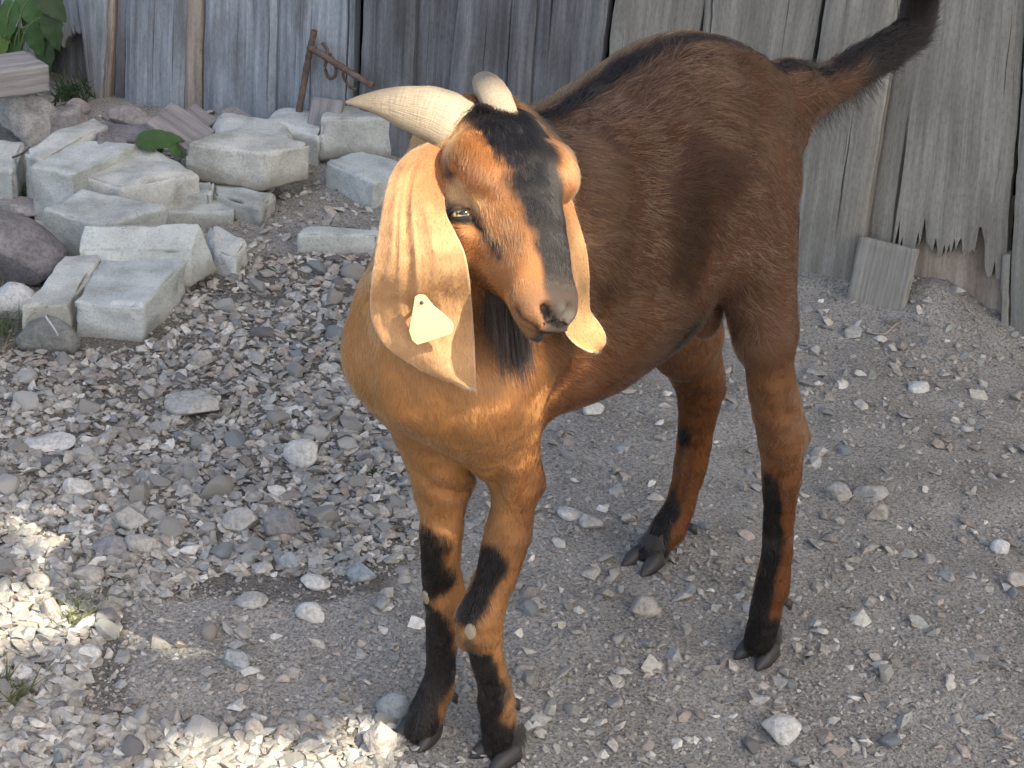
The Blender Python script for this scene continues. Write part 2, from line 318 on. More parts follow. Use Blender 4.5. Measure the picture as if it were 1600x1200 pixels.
def block_mesh(name, T4, B4, rad=0.010, rough=0.005, seed=0):
    T4 = np.asarray(T4); B4 = np.asarray(B4)
    d = np.array([np.linalg.norm(T4[1]-T4[0]), np.linalg.norm(T4[3]-T4[0]), np.linalg.norm(T4[0]-B4[0])]); rr = np.minimum(rad, d*0.45)
    p = LV*d; q = np.clip(p, rr, d-rr); e = p-q; L = np.linalg.norm(e/rr, axis=1, keepdims=True); p = np.where(L > 1, q+e/np.maximum(L, 1e-9), p); w = p/d
    def bil(Q): return (Q[0]*((1-w[:, :1])*(1-w[:, 1:2]))+Q[1]*(w[:, :1]*(1-w[:, 1:2]))+Q[2]*(w[:, :1]*w[:, 1:2])+Q[3]*((1-w[:, :1])*w[:, 1:2]))
    P = bil(B4)*(1-w[:, 2:])+bil(T4)*w[:, 2:]
    N = vnormals(P, LQ); edge = ((np.minimum(LV, 1-LV) < 0.045).sum(1) >= 2)
    P = P+N*(fbm(P+seed*3.3, 14, 4, seed)*rough-np.maximum(fbm(P+seed, 38, 3, seed+5)-.05, 0)*rough*2.6*edge)[:, None]
    return P
def vnormals(V, Q):
    fn = np.cross(V[Q[:, 2]]-V[Q[:, 0]], V[Q[:, 3]]-V[Q[:, 1]]); N = np.zeros_like(V)
    for c in range(Q.shape[1]): np.add.at(N, Q[:, c], fn)
    return N/(np.linalg.norm(N, axis=1, keepdims=True)+1e-12)
def block(px, ztop, zbot, label, name='concrete_block', cat='block', m=None, bot=None, rad=0.0065, rough=0.005, seed=0, group='concrete blocks heaped by the wall'):
    zt = ztop if hasattr(ztop, '__len__') else [ztop]*4
    T4 = [gnd(x, y, z) for (x, y), z in zip(px, zt)]
    B4 = [np.array([p[0], p[1], zbot]) for p in T4] if bot is None else [gnd(x, y, zbot) for x, y in bot]
    P = block_mesh(name, T4, B4, rad, rough, seed); c = np.array([P[:, 0].mean(), P[:, 1].mean(), P[:, 2].min()])
    o = obj(name, mesh_np(name, P-c, LQ, True), m or M_conc, None, tuple(c)); tag(o, label, cat, group); return o
block([(114, 470), (224, 478), (300, 397), (160, 395)], .060, -.01, 'long grey concrete block at the front of the heap, end turned to the gravel', seed=1, rough=.006)
block([(30, 478), (111, 472), (158, 395), (100, 398)], .058, -.01, 'flat grey concrete block partly hidden by a dark veined stone', seed=2, rough=.007)
block([(122, 390), (300, 393), (313, 345), (128, 346)], [.068, .068, .104, .104], .015, 'pale concrete block lying across the front blocks with a white fleck', bot=[(130, 450), (296, 450), (345, 425), (140, 410)], seed=3, rough=.005)
block([(66, 324), (158, 352), (264, 322), (126, 292)], .088, -.01, 'tilted blue grey concrete block beside the dark boulder', seed=4, rough=.004)
block([(43, 258), (116, 272), (214, 224), (92, 213)], .105, -.01, 'chunky pale concrete block with chipped corner and rusty streak on top', seed=5, rough=.007)
block([(116, 268), (192, 290), (318, 266), (216, 223)], .088, -.01, 'broad pale concrete block in front of the dock leaf', seed=6, rough=.008, rad=.014)
block([(190, 300), (330, 303), (336, 281), (207, 280)], .052, -.01, 'thin worn concrete slab below the broad pale block', 'concrete_slab', 'slab', seed=7, rough=.006)
block([(222, 330), (365, 331), (369, 313), (240, 308)], .030, -.015, 'low concrete slab half sunk in the gravel in the middle of the heap', 'concrete_slab', 'slab', seed=8, rough=.005)
block([(335, 303), (408, 326), (428, 304), (330, 281)], .040, -.015, 'worn concrete slab wedged under the big square block', 'concrete_slab', 'slab', seed=9, rough=.006)
block([(288, 221), (413, 240), (488, 224), (374, 199)], .118, .044, 'big square concrete block, streaked pale side and dark end', seed=10, rough=.004)
block([(326, 212), (462, 214), (455, 184), (342, 170)], .11, -.01, 'rounded pale concrete block standing behind the big square block', seed=11, rough=.010, rad=.022)
block([(405, 192), (505, 208), (503, 176), (430, 168)], .100, -.01, 'broken concrete block with a dark hole near the wall', seed=12, rough=.010, rad=.016)
block([(500, 184), (652, 184), (655, 164), (508, 164)], .128, .04, 'wide concrete block under the horn tip, nearest the wall', seed=13, rough=.005)
block([(508, 249), (584, 285), (656, 262), (564, 235)], .075, -.01, 'blue grey concrete block beside the ear of the goat', seed=14, rough=.004)
block([(464, 366), (592, 366), (594, 356), (474, 355)], .040, -.015, 'small concrete block lying in gravel beside the goat neck', seed=15, rough=.004)
block([(326, 384), (372, 402), (390, 372), (330, 348)], .046, -.02, 'stubby concrete block fragment behind the pale block', seed=16, rough=.009, rad=.016)
block([(36, 234), (62, 250), (170, 196), (146, 182)], .108, -.01, 'long narrow pale block behind the chunky block', seed=17, rough=.007)
block([(-46, 262), (22, 266), (37, 222), (-30, 218)], .078, -.02, 'whitish concrete block at the left edge beside a twig', seed=18, rough=.006)

# rocks of the heap
def ico(n):
    bm = bmesh.new(); bmesh.ops.create_icosphere(bm, subdivisions=n, radius=1.0)
    V = np.array([v.co[:] for v in bm.verts]); F = np.array([[v.index for v in f.verts] for f in bm.faces]); bm.free(); return V, F
I4 = ico(4); I3 = ico(3); I2 = ico(2)
def rock_shape(seed, I, planes=9, rough=0.06):
    """a ball cut by random planes, then roughened"""
    r = np.random.default_rng(seed); V = I[0].copy()
    for _ in range(planes):
        n = r.normal(size=3); n /= np.linalg.norm(n); d = r.uniform(0.45, 0.85); s = V@n; V = V-np.maximum(s-d, 0)[:, None]*n*0.93
    V = V*(1+rough*fbm(V+seed, 2.2, 3, seed)[:, None]); V -= (V.max(0)+V.min(0))/2; return V/((V.max(0)-V.min(0))/2)
def rock(px0, px1, label, name='rock', cat='rock', m=None, depth=None, h=None, seed=0, base_y=None, rough=.08, rotz=0.3, planes=9, tilt=0.0, group=None):
    """a rock filling the photo box px0-px1, standing on the ground"""
    (x0, y0), (x1, y1) = px0, px1; by = base_y or y1
    g = on_ground((x0+x1)/2, by); z = proj(g)[2]; w = (x1-x0)*z/FPX; vis = (y1-y0)*z/FPX
    dpt = depth or w*0.7; hh = h or max((vis-dpt*0.38)/0.90, w*0.2)
    Y = -np.array([0, 1, 0]); V = rock_shape(seed, I4, planes, rough)*np.array([w/2, dpt/2, hh*0.62])
    c, s = math.cos(tilt), math.sin(tilt); V = V@np.array([[c, 0, -s], [0, 1, 0], [s, 0, c]])
    V[:, 2] += hh*0.38
    o = obj(name, mesh_np(name, V, I4[1], True), m or M_stone, None, (g[0], g[1]+dpt*0.35, g[2])); tag(o, label, cat, group); return o
M_pale = rock_mat('pale_crusty_rock', (.25, .245, .235), (.46, .455, .44)); M_slate = rock_mat('dark_purple_rock', (.105, .10, .105), (.22, .21, .215)); M_white = rock_mat('whitish_stone', (.40, .40, .385), (.56, .56, .545))
M_drk = rock_mat('dark_green_stone', (.12, .125, .115), (.20, .205, .19)); M_brw = rock_mat('brown_grey_rock', (.20, .18, .17), (.33, .31, .30))
rock((-12, 136), (100, 226), 'pale crusty rock under the old timber at the left edge', m=M_pale, seed=3, rough=.16, tilt=0.35)
rock((62, 150), (140, 226), 'brown grey rock between the crusty rock and the broken board', m=M_brw, seed=4, rough=.12)
rock((-70, 318), (92, 446), 'dark purple grey boulder at the left edge', name='boulder', cat='boulder', m=M_slate, seed=5, planes=12, rough=.06, tilt=.3)
rock((-30, 428), (56, 500), 'whitish rounded stone below the dark boulder', m=M_white, seed=6, planes=4, rough=.05)
vr = rock((20, 484), (122, 552), 'dark green stone with a thin white vein leaning on the front block', m=M_drk, seed=7, planes=14, rough=.04, depth=.055)
rock((163, 154), (238, 204), 'brown grey rock at the foot of the board wall', m=M_brw, seed=8, rough=.1)
rock((100, 148), (138, 180), 'small round stone in the dark hollow under the broken board', m=M_brw, seed=9, planes=4, rough=.05)
rock((-30, 300), (66, 340), 'flat tan stone above the dark boulder', m=M_brw, seed=10, h=.025)
rock((24, 328), (70, 372), 'small flat grey stone against the tilted block', m=M_stone, seed=11, h=.03)
rock((718, 128), (824, 232), 'pale blue grey boulder half hidden behind the short horn', name='boulder', cat='boulder', m=rock_mat('blue_grey_boulder', (.24, .255, .265), (.34, .355, .365)), seed=12, planes=3, rough=.04, depth=.14)
rock((340, 160), (402, 196), 'low grey stone at the wall behind the rounded block', m=M_brw, seed=14)
# white vein: a thin raised seam on the dark stone
vp = [gnd(72, 492, .062), gnd(86, 512, .045), gnd(97, 532, .02), gnd(108, 546, .002)]
V, F = sweep(curve_pts(np.array(vp)-np.array(vr.location)+np.array([0, -.004, 0]), 14), [.0016]*14, 6); obj('vein', mesh_np('vein', V, F), M_white, vr)

# old timber
t = NT('old_grey_timber'); v = t.coord('Object'); w = t.mapping(v, (4, 60, 60))
t.base(t.ramp(t.noise(w, 1.0, 5, 0.65), [(0.3, (.13, .12, .12)), (0.5, (.22, .21, .21)), (0.7, (.31, .30, .30))]), .9, .15); t.bump(t.noise(w, 2.0, 4, .7), .6, .003); M_timber = t.m
def beam(p0, p1, wd, th, label, cat, name='timber', m=None, seed=0, up=(0, 0, 1)):
    """a rough squared timber from p0 to p1"""
    p0 = np.asarray(p0); p1 = np.asarray(p1); x = p1-p0; L = np.linalg.norm(x); x = x/L; u = np.asarray(up, float); y = np.cross(u, x); y /= np.linalg.norm(y); z = np.cross(x, y)
    c = [np.array([a, b, cc]) for a, b, cc in ((0, -wd/2, th), (L, -wd/2, th), (L, wd/2, th), (0, wd/2, th))]; b4 = [q-np.array([0, 0, th]) for q in c]
    P = block_mesh(name, c, b4, .004, .0022, seed)
    o = obj(name, mesh_np(name, P, LQ), m or M_timber); mm = Matrix.Identity(4)
    for i in range(3): mm[i][0] = x[i]; mm[i][1] = y[i]; mm[i][2] = z[i]; mm[i][3] = p0[i]
    o.matrix_world = mm; tag(o, label, cat); return o
beam(gnd(-60, 150, .11), gnd(62, 132, .11), .10, .055, 'old grey timber beam under the leafy plant at the left edge', 'timber', 'timber_beam', seed=31)
beam(gnd(246, 186, .115), gnd(316, 232, .075), .085, .02, 'grey wooden board lying tilted against the wall by the dock leaf', 'board', 'wooden_board', seed=32, up=(.25, -.35, 1))
beam(gnd(292, 176, .105), gnd(330, 204, .08), .035, .02, 'narrow grey lath beside the tilted wooden board', 'lath', 'wooden_lath', seed=33, up=(.25, -.35, 1))
beam(gnd(152, 212, .07), gnd(232, 220, .07), .055, .014, 'flat dark slate lying behind the broad pale block', 'slate', 'slate', M_slate, seed=34, up=(.1, -.2, 1))
beam(gnd(150, 222, .10), gnd(196, 232, .085), .035, .012, 'thin slate sliver lying on the long narrow block', 'slate', 'slate', M_slate, seed=35, up=(.2, -.3, 1))
beam(wall_pt(505, 215, .06), wall_pt(516, 158, .02), .065, .02, 'grey wedge of board standing by the wall under the rusty bar', 'board', 'wooden_wedge', seed=36, up=tuple(WN+np.array([.2, 0, .1])))
t = NT('grey_offcut_wood'); v = t.coord('Object'); w = t.mapping(v, (5, 130, 130))
t.base(t.mix(t.ramp(t.noise(v, 30, 4, .6), [(.45, 0.0), (.7, .5)]), t.ramp(t.noise(w, 1.0, 5, 0.65), [(0.3, (.15, .145, .128)), (0.5, (.235, .23, .208)), (0.7, (.30, .295, .272))]), (.20, .185, .155)), .95, .08); t.bump(t.noise(w, 1.0, 5, .7), .7, .003); M_offcut = t.m
oc_ = beam(wall_pt(1368, 486, .045), wall_pt(1392, 378, .016), float(np.linalg.norm(wall_pt(1346, 369)-wall_pt(1438, 386))), .016, 'short broken grey board piece leaning against the foot of the wall', 'board', 'board_offcut', M_offcut, seed=37, up=tuple(WN))
# rusty iron
t = NT('rusty_iron'); v = t.coord('Object')
t.base(t.ramp(t.noise(v, 60, 5, .7), [(.3, (.06, .042, .035)), (.55, (.135, .095, .075)), (.75, (.22, .17, .14))]), .8, .3); t.bump(t.noise(v, 200, 4, .7), .5, .002); M_rust = t.m
iron = empty('rusty_iron_bar', tuple(wall_pt(467, 172, .04)))
tag(iron, 'rusty iron stake with a slanting rod and loops on the board wall', 'iron bar'); io = np.array(iron.location)
def ironpart(name, pts, rad, seg=10):
    n = 20; P = curve_pts(np.array([wall_pt(x, y, o) for x, y, o in pts])-io, n); V, F = sweep(P, [rad*(1+.06*math.sin(i*2.3)) for i in range(n)], seg); obj(name, mesh_np(name, V, F), M_rust, iron)
ironpart('stake', [(491, 48, .02), (482, 90, .022), (475, 130, .03), (465, 185, .04)], .0065)
ironpart('rod', [(482, 73, .034), (510, 90, .036), (545, 112, .036), (583, 134, .036)], .0065)
ironpart('loop', [(505, 68, .01), (512, 80, .03), (508, 105, .034), (514, 122, .03), (524, 118, .02), (524, 100, .028), (516, 84, .02)], .0035)
ironpart('loop', [(528, 98, .01), (538, 104, .03), (536, 118, .03), (545, 134, .02), (556, 140, .01)], .003)
# ---------------------------------------------------------------- goat: one continuous body grown from a blended distance field
GF = (gnd(668, 1150)+gnd(778, 1178))/2; GR = (gnd(1015, 880)+gnd(1185, 1032))/2
AX = (GF-GR)/np.linalg.norm(GF-GR); LX = np.array([-AX[1], AX[0], 0.0]); ZX = np.array([0, 0, 1.0])
GM = np.stack([AX, LX, ZX])                       # world -> goat rows (s forward, l goat's left, h up), origin GF
def tog(P): return (np.asarray(P)-GF)@GM.T
def tow(Q): return np.asarray(Q)@GM+GF
def leg_at(x, y, l): return tog(onplane(x, y, GF+LX*l, LX))   # photo point on the upright plane of a leg
def gd(x, y, t): return tog(dep(x, y, t))

RES = 0.0032
LO = np.array([-0.70, -0.24, -0.01]); HI = np.array([0.30, 0.24, 0.86])
NG = np.ceil((HI-LO)/RES).astype(int)
gx = [LO[i]+RES*np.arange(NG[i]) for i in range(3)]
SDF = np.full(NG, 1.0, np.float32)
def _box(lo, hi):
    a = np.clip(np.floor((np.asarray(lo)-LO)/RES).astype(int), 0, NG); b = np.clip(np.ceil((np.asarray(hi)-LO)/RES).astype(int)+1, 0, NG)
    sl = tuple(slice(a[i], b[i]) for i in range(3))
    X = gx[0][sl[0]].astype(np.float32)[:, None, None]; Y = gx[1][sl[1]].astype(np.float32)[None, :, None]; Z = gx[2][sl[2]].astype(np.float32)[None, None, :]
    return sl, X, Y, Z
def smin(a, b, k):
    h = np.maximum(k-np.abs(a-b), 0)/k
    return np.minimum(a, b)-h*h*k*0.25
def add(sl, d, k):
    SDF[sl] = smin(SDF[sl], d.astype(np.float32), k)
def sub(sl, d, k):
    SDF[sl] = -smin(-SDF[sl], d.astype(np.float32), k)
def cone_d(X, Y, Z, p0, p1, r0, r1, n=None, q=1.0):
    ba = p1-p0; L2 = float(ba@ba)
    px, py, pz = X-p0[0], Y-p0[1], Z-p0[2]
    t = np.clip((px*ba[0]+py*ba[1]+pz*ba[2])/L2, 0, 1)
    dx, dy, dz = px-t*ba[0], py-t*ba[1], pz-t*ba[2]
    d2 = dx*dx+dy*dy+dz*dz
    if n is not None:                              # flatten across n
        n = n-ba*(n@ba)/L2; n = n/np.linalg.norm(n)
        w = dx*n[0]+dy*n[1]+dz*n[2]; d2 = d2+w*w*(1/(q*q)-1)
    return np.sqrt(d2)-(r0+(r1-r0)*t)
def cone(p0, p1, r0, r1, k=0.02, n=None, q=1.0, cut=False):
    p0 = np.asarray(p0, float); p1 = np.asarray(p1, float); m = max(r0, r1)*max(1, q)+max(k, 0.01)+0.01
    sl, X, Y, Z = _box(np.minimum(p0, p1)-m, np.maximum(p0, p1)+m)
    d = cone_d(X, Y, Z, p0, p1, r0, r1, n, q)
    (sub if cut else add)(sl, d, k)
def chain(pts, k=0.02, n=None, q=1.0):
    P = np.array([p for p, r in pts]); m = max(r for p, r in pts)*max(1, q)+k+0.01
    sl, X, Y, Z = _box(P.min(0)-m, P.max(0)+m); D = None
    for (p0, r0), (p1, r1) in zip(pts[:-1], pts[1:]):
        d = cone_d(X, Y, Z, np.asarray(p0, float), np.asarray(p1, float), r0, r1, n, q)
        D = d if D is None else smin(D, d, 0.003)
    add(sl, D, k)
def ell(c, r, M=None, k=0.02, cut=False):
    c = np.asarray(c, float); r = np.asarray(r, float); m = max(r)+max(k, 0.01)+0.01
    sl, X, Y, Z = _box(c-m, c+m)
    M = np.eye(3) if M is None else M
    px, py, pz = X-c[0], Y-c[1], Z-c[2]
    q = [(px*M[i][0]+py*M[i][1]+pz*M[i][2]) for i in range(3)]
    k0 = np.sqrt(sum((q[i]/r[i])**2 for i in range(3))); k1 = np.sqrt(sum((q[i]/r[i]**2)**2 for i in range(3)))+1e-9
    (sub if cut else add)(sl, k0*(k0-1)/k1, k)
def smoothtab(xs, ys, n=200, w=9):
    xs = np.asarray(xs); t = np.linspace(xs[0], xs[-1], n); y = np.interp(t, xs, ys)
    for _ in range(2): y = np.convolve(np.pad(y, w//2, mode='edge'), np.ones(w)/w, 'valid')
    return t, y

# torso: sections along the spine (s, top, bottom, half width)
TORSO = np.array([
 (-0.432, 0.690, 0.610, 0.020), (-0.415, 0.697, 0.580, 0.034), (-0.385, 0.710, 0.540, 0.052), (-0.35, 0.730, 0.505, 0.068),
 (-0.30, 0.753, 0.510, 0.082), (-0.25, 0.768, 0.474, 0.095), (-0.19, 0.766, 0.432, 0.108), (-0.12, 0.744, 0.412, 0.110),
 (-0.06, 0.724, 0.410, 0.103), (0.00, 0.703, 0.412, 0.090), (0.06, 0.675, 0.420, 0.078), (0.11, 0.640, 0.450, 0.060), (0.14, 0.59, 0.49, 0.040)])
def torso():
    sl, X, Y, Z = _box((-0.68, -0.2, 0.28), (0.27, 0.2, 0.8))
    S = X[:, 0, 0]; T = [smoothtab(TORSO[:, 0], TORSO[:, i]) for i in (1, 2, 3)]
    top, bot, w = [np.interp(np.clip(S, TORSO[0, 0], TORSO[-1, 0]), t, y)[:, None, None].astype(np.float32) for t, y in T]
    c = (top+bot)/2; b = (top-bot)/2; tt = np.clip((Z-c)/b, -1, 1)
    a = w*(1-0.16*tt-0.10*tt*tt)
    rho = (np.abs(Y/a)**2.15+np.abs((Z-c)/b)**2.15)**(1/2.15)
    d = (rho-1)*np.minimum(a, b)
    ex = np.maximum(np.maximum(TORSO[0, 0]-X, X-TORSO[-1, 0]), 0)
    d = np.where(ex > 0, np.sqrt(np.maximum(d, 0)**2+ex**2)-0.004, d)
    add(sl, d, 0.02)
torso()

# head frame
HP = gd(772, 196, 1.510); HN = gd(876, 474, 1.415)
HA = HN-HP; HL = np.linalg.norm(HA); HA = HA/HL
_vc = tog(EYE)-(HP+HN)/2; _vc = _vc/np.linalg.norm(_vc)
_ri = (GM@(RIGHT*0.94+UP*0.33)); 
HD = _vc*math.cos(math.radians(33))+_ri*math.sin(math.radians(33)); HD = HD-HA*(HD@HA); HD = HD/np.linalg.norm(HD)
HS = np.cross(HD, HA)                               # lateral: towards image left = goat's right cheek when positive?
def hd(x, y, z): return HP+HA*(x*HL)+HS*y+HD*z      # x in head lengths, y lateral m, z dorsal m
# x, top, bottom, half width top, half width bottom
HEAD = np.array([
 (-0.16, -0.010, -0.060, 0.034, 0.030), (-0.05, 0.012, -0.080, 0.045, 0.036), (0.08, 0.024, -0.092, 0.050, 0.040), (0.2, 0.028, -0.100, 0.051, 0.043),
 (0.32, 0.029, -0.104, 0.047, 0.042), (0.45, 0.029, -0.098, 0.040, 0.037), (0.58, 0.026, -0.083, 0.034, 0.031), (0.70, 0.021, -0.068, 0.030, 0.027),
 (0.82, 0.013, -0.052, 0.027, 0.024), (0.92, 0.005, -0.043, 0.0255, 0.022), (1.0, -0.004, -0.036, 0.021, 0.017), (1.055, -0.012, -0.028, 0.010, 0.009)])
def head():
    cen = hd(0.45, 0, -0.04); sl, X, Y, Z = _box(cen-0.19, cen+0.19)
    px, py, pz = X-HP[0], Y-HP[1], Z-HP[2]
    x = (px*HA[0]+py*HA[1]+pz*HA[2])/HL; y = px*HS[0]+py*HS[1]+pz*HS[2]; z = px*HD[0]+py*HD[1]+pz*HD[2]
    T = [smoothtab(HEAD[:, 0], HEAD[:, i], 240, 13) for i in (1, 2, 3, 4)]
    xc = np.clip(x, HEAD[0, 0], HEAD[-1, 0])
    top, bot, wt, wb = [np.interp(xc, t, yy).astype(np.float32) for t, yy in T]
    c = (top+bot)/2; b = (top-bot)/2; tt = np.clip((z-c)/b, -1, 1)
    a = wb+(wt-wb)*(tt*0.5+0.5)
    rho = (np.abs(y/a)**2.4+np.abs((z-c)/b)**2.4)**(1/2.4)
    d = (rho-1)*np.minimum(a, b)
    ex = np.maximum(np.maximum(HEAD[0, 0]-x, x-HEAD[-1, 0]), 0)*HL
    d = np.where(ex > 0, np.sqrt(np.maximum(d, 0)**2+ex**2)-0.003, d)
    add(sl, d, 0.035)

# neck
NB0 = np.array([0.00, 0.0, 0.600]); NTOP = gd(745, 268, 1.555)
chain([(NB0, 0.082), (NB0*0.45+NTOP*0.55+np.array([0, 0, -0.012]), 0.058), (NTOP, 0.050)], 0.05)
chain([(np.array([0.080, 0.008, 0.53]), 0.054), (NTOP+np.array([0.02, 0, -0.06]), 0.046)], 0.07)     # throat
head()
# brow, cheek, jaw, muzzle, mouth, nostrils
for sd in (-1, 1):
    ell(hd(0.27, sd*0.044, 0.008), (0.026, 0.016, 0.015), np.stack([HA, HS, HD]), 0.02)
    ell(hd(0.30, sd*0.040, -0.055), (0.050, 0.014, 0.036), np.stack([HA, HS, HD]), 0.03)
    ell(hd(0.90, sd*0.016, -0.020), (0.022, 0.014, 0.016), np.stack([HA, HS, HD]), 0.012)          # nostril wing
    ell(hd(0.32, sd*0.056, -0.010), (0.013, 0.005, 0.009), np.stack([HA, HS, HD]), 0.008, cut=True)  # eye socket
    cone(hd(0.37, sd*0.050, -0.014), hd(0.50, sd*0.042, -0.022), 0.004, 0.003, 0.012, cut=True)       # tear groove
ell(hd(0.90, 0, -0.044), (0.026, 0.015, 0.009), np.stack([HA, HS, HD]), 0.010)                        # chin
# shoulders and front legs
lFR = tog(gnd(668, 1150))[1]; lFL = tog(gnd(778, 1178))[1]; lRR = tog(gnd(1015, 880))[1]; lRL = tog(gnd(1185, 1032))[1]
def front_leg(sd, l, pts):
    sh = np.array([0.045, sd*0.082, 0.575]); el = leg_at(*pts[0][:2], l*0.9+sd*0.006)
    wl = .044 if sd > 0 else .034
    cone(np.array([-0.02, sd*0.045, 0.66]), np.array([0.075, sd*wl, 0.50]), 0.042, 0.047, 0.05)
    cone(np.array([0.075, sd*wl, 0.50]), el, 0.048, 0.027, 0.04)
    chain([(el, pts[0][2])]+[(leg_at(x, y, l), r) for x, y, r in pts[1:]], 0.016)
TL_ = np.array([0, 1.0, 0])
front_leg(-1, lFR, [(692, 760, .024), (690, 830, .0215), (690, 885, .0195), (695, 935, .0215), (694, 965, .0190), (692, 1000, .0155), (689, 1045, .0150), (683, 1078, .0180), (668, 1112, .0180), (656, 1138, .0165)])
front_leg(1, lFL, [(810, 745, .021), (795, 830, .0235), (774, 905, .0210), (752, 960, .0240), (752, 985, .0225), (760, 1022, .0170), (772, 1065, .0165), (776, 1095, .0190), (779, 1130, .0180), (779, 1162, .0175)])
# hind legs
def hind_leg(sd, l, pts, stifle, rs):
    hip = np.array([-0.285, sd*0.047, 0.62])
    cone(hip, stifle, 0.064, rs, 0.05, TL_, 0.72)
    cone(np.array([-0.318, sd*0.044, 0.60]), leg_at(*pts[0][:2], l*0.9), 0.045, pts[0][2], 0.04, TL_, 0.8)
    cone(stifle, leg_at(*pts[0][:2], l*0.95), rs, pts[0][2], 0.04, TL_, 0.8)
    chain([(leg_at(x, y, l), r) for x, y, r in pts], 0.016)
hind_leg(1, lRL, [(1197, 515, .0295), (1204, 585, .0255), (1215, 640, .0255), (1224, 690, .0265), (1220, 745, .0215), (1217, 800, .0185), (1215, 860, .0175), (1206, 920, .0200), (1196, 955, .0185), (1186, 1000, .0175)],
         leg_at(1178, 380, .085), 0.037)
hind_leg(-1, lRR, [(1072, 530, .040), (1092, 590, .0320), (1092, 630, .0270), (1085, 690, .0215), (1074, 745, .0190), (1062, 790, .0190), (1046, 825, .0215), (1028, 850, .0180), (1012, 868, .0165)],
         np.array([-0.285, -0.072, 0.485]), 0.046)
cone(leg_at(1230, 630, lRL), leg_at(1245, 682, lRL), .012, .0165, 0.010)   # point of hock
cone(leg_at(1116, 585, lRR), leg_at(1119, 607, lRR), .012, .013, 0.014)
# callused knees stand proud
ell(leg_at(742, 985, lFL), (.021, .019, .024), None, 0.01)
# tail root
TL = [(leg_at(1225, 145, 0), .030), (leg_at(1262, 146, 0), .026), (leg_at(1300, 128, 0), .020), (leg_at(1340, 102, 0), .019), (leg_at(1385, 78, 0), .020), (leg_at(1418, 54, 0), .0185), (leg_at(1432, 18, 0), .0125), (leg_at(1438, -12, 0), .007)]
chain(TL, 0.02)
# scrotum and sheath
ell(leg_at(1128, 494, 0.030), (.022, .020, .033), None, 0.008)
ell(leg_at(1104, 488, 0.040), (.018, .017, .031), None, 0.006)

def surface_nets():
    s = SDF < 0
    nx, ny, nz = SDF.shape
    cnt = np.zeros((nx-1, ny-1, nz-1), np.int8)
    for i in (0, 1):
        for j in (0, 1):
            for k in (0, 1): cnt += s[i:nx-1+i, j:ny-1+j, k:nz-1+k]
    act = (cnt > 0) & (cnt < 8); ci = np.argwhere(act)
    idx = np.full(act.shape, -1, np.int32); idx[act] = np.arange(len(ci))
    acc = np.zeros((len(ci), 3)); n = np.zeros(len(ci))
    cor = np.array([(i, j, k) for i in (0, 1) for j in (0, 1) for k in (0, 1)])
    vals = np.stack([SDF[ci[:, 0]+c[0], ci[:, 1]+c[1], ci[:, 2]+c[2]] for c in cor], 1)
    for a in range(8):
        for b in range(a+1, 8):
            if np.abs(cor[a]-cor[b]).sum() != 1: continue
            va, vb = vals[:, a], vals[:, b]; m = (va < 0) != (vb < 0)
            t = va[m]/(va[m]-vb[m]); acc[m] += cor[a]+(cor[b]-cor[a])*t[:, None]; n[m] += 1
    V = LO+(ci+acc/n[:, None])*RES
    F = []
    for ax in range(3):
        o1, o2 = [(1, 2), (2, 0), (0, 1)][ax]
        sa = [slice(0, None)]*3; sb = [slice(0, None)]*3; sa[ax] = slice(0, -1); sb[ax] = slice(1, None)
        e = s[tuple(sa)] != s[tuple(sb)]
        q = np.argwhere(e); ok = (q[:, o1] > 0) & (q[:, o2] > 0) & (q[:, o1] < SDF.shape[o1]-1) & (q[:, o2] < SDF.shape[o2]-1); q = q[ok]
        ins = s[tuple(q.T)]
        u = np.zeros(3, int); u[o1] = 1; v = np.zeros(3, int); v[o2] = 1
        quad = np.stack([idx[tuple((q-u-v).T)], idx[tuple((q-v).T)], idx[tuple(q.T)], idx[tuple((q-u).T)]], 1)
        quad[~ins] = quad[~ins][:, ::-1]
        F.append(quad)
    return V, np.concatenate(F)
GV, GQ = surface_nets()
def keep_largest(V, Q):
    lab = np.arange(len(V))
    for _ in range(400):
        m = lab[Q].min(1); new = lab.copy()
        for c in range(4): np.minimum.at(new, Q[:, c], m)
        new = new[new]
        if (new == lab).all(): break
        lab = new
    L = lab[Q[:, 0]]; u, c = np.unique(L, return_counts=True); k = L == u[c.argmax()]
    Q = Q[k]; used = np.unique(Q); mp = np.full(len(V), -1); mp[used] = np.arange(len(used))
    return V[used], mp[Q]
GV, GQ = keep_largest(GV, GQ)
for _ in range(3):                                   # relax the grid steps
    A = np.zeros_like(GV); n = np.zeros(len(GV))
    for c in range(4):
        for o in (1, 3):
            np.add.at(A, GQ[:, c], GV[GQ[:, (c+o) % 4]]); np.add.at(n, GQ[:, c], 1)
    GV = GV*0.5+0.5*A/n[:, None]
def vnormals(V, Q):
    fn = np.cross(V[Q[:, 2]]-V[Q[:, 0]], V[Q[:, 3]]-V[Q[:, 1]]); N = np.zeros_like(V)
    for c in range(4): np.add.at(N, Q[:, c], fn)
    return N/(np.linalg.norm(N, axis=1, keepdims=True)+1e-12)
GN = vnormals(GV, GQ)

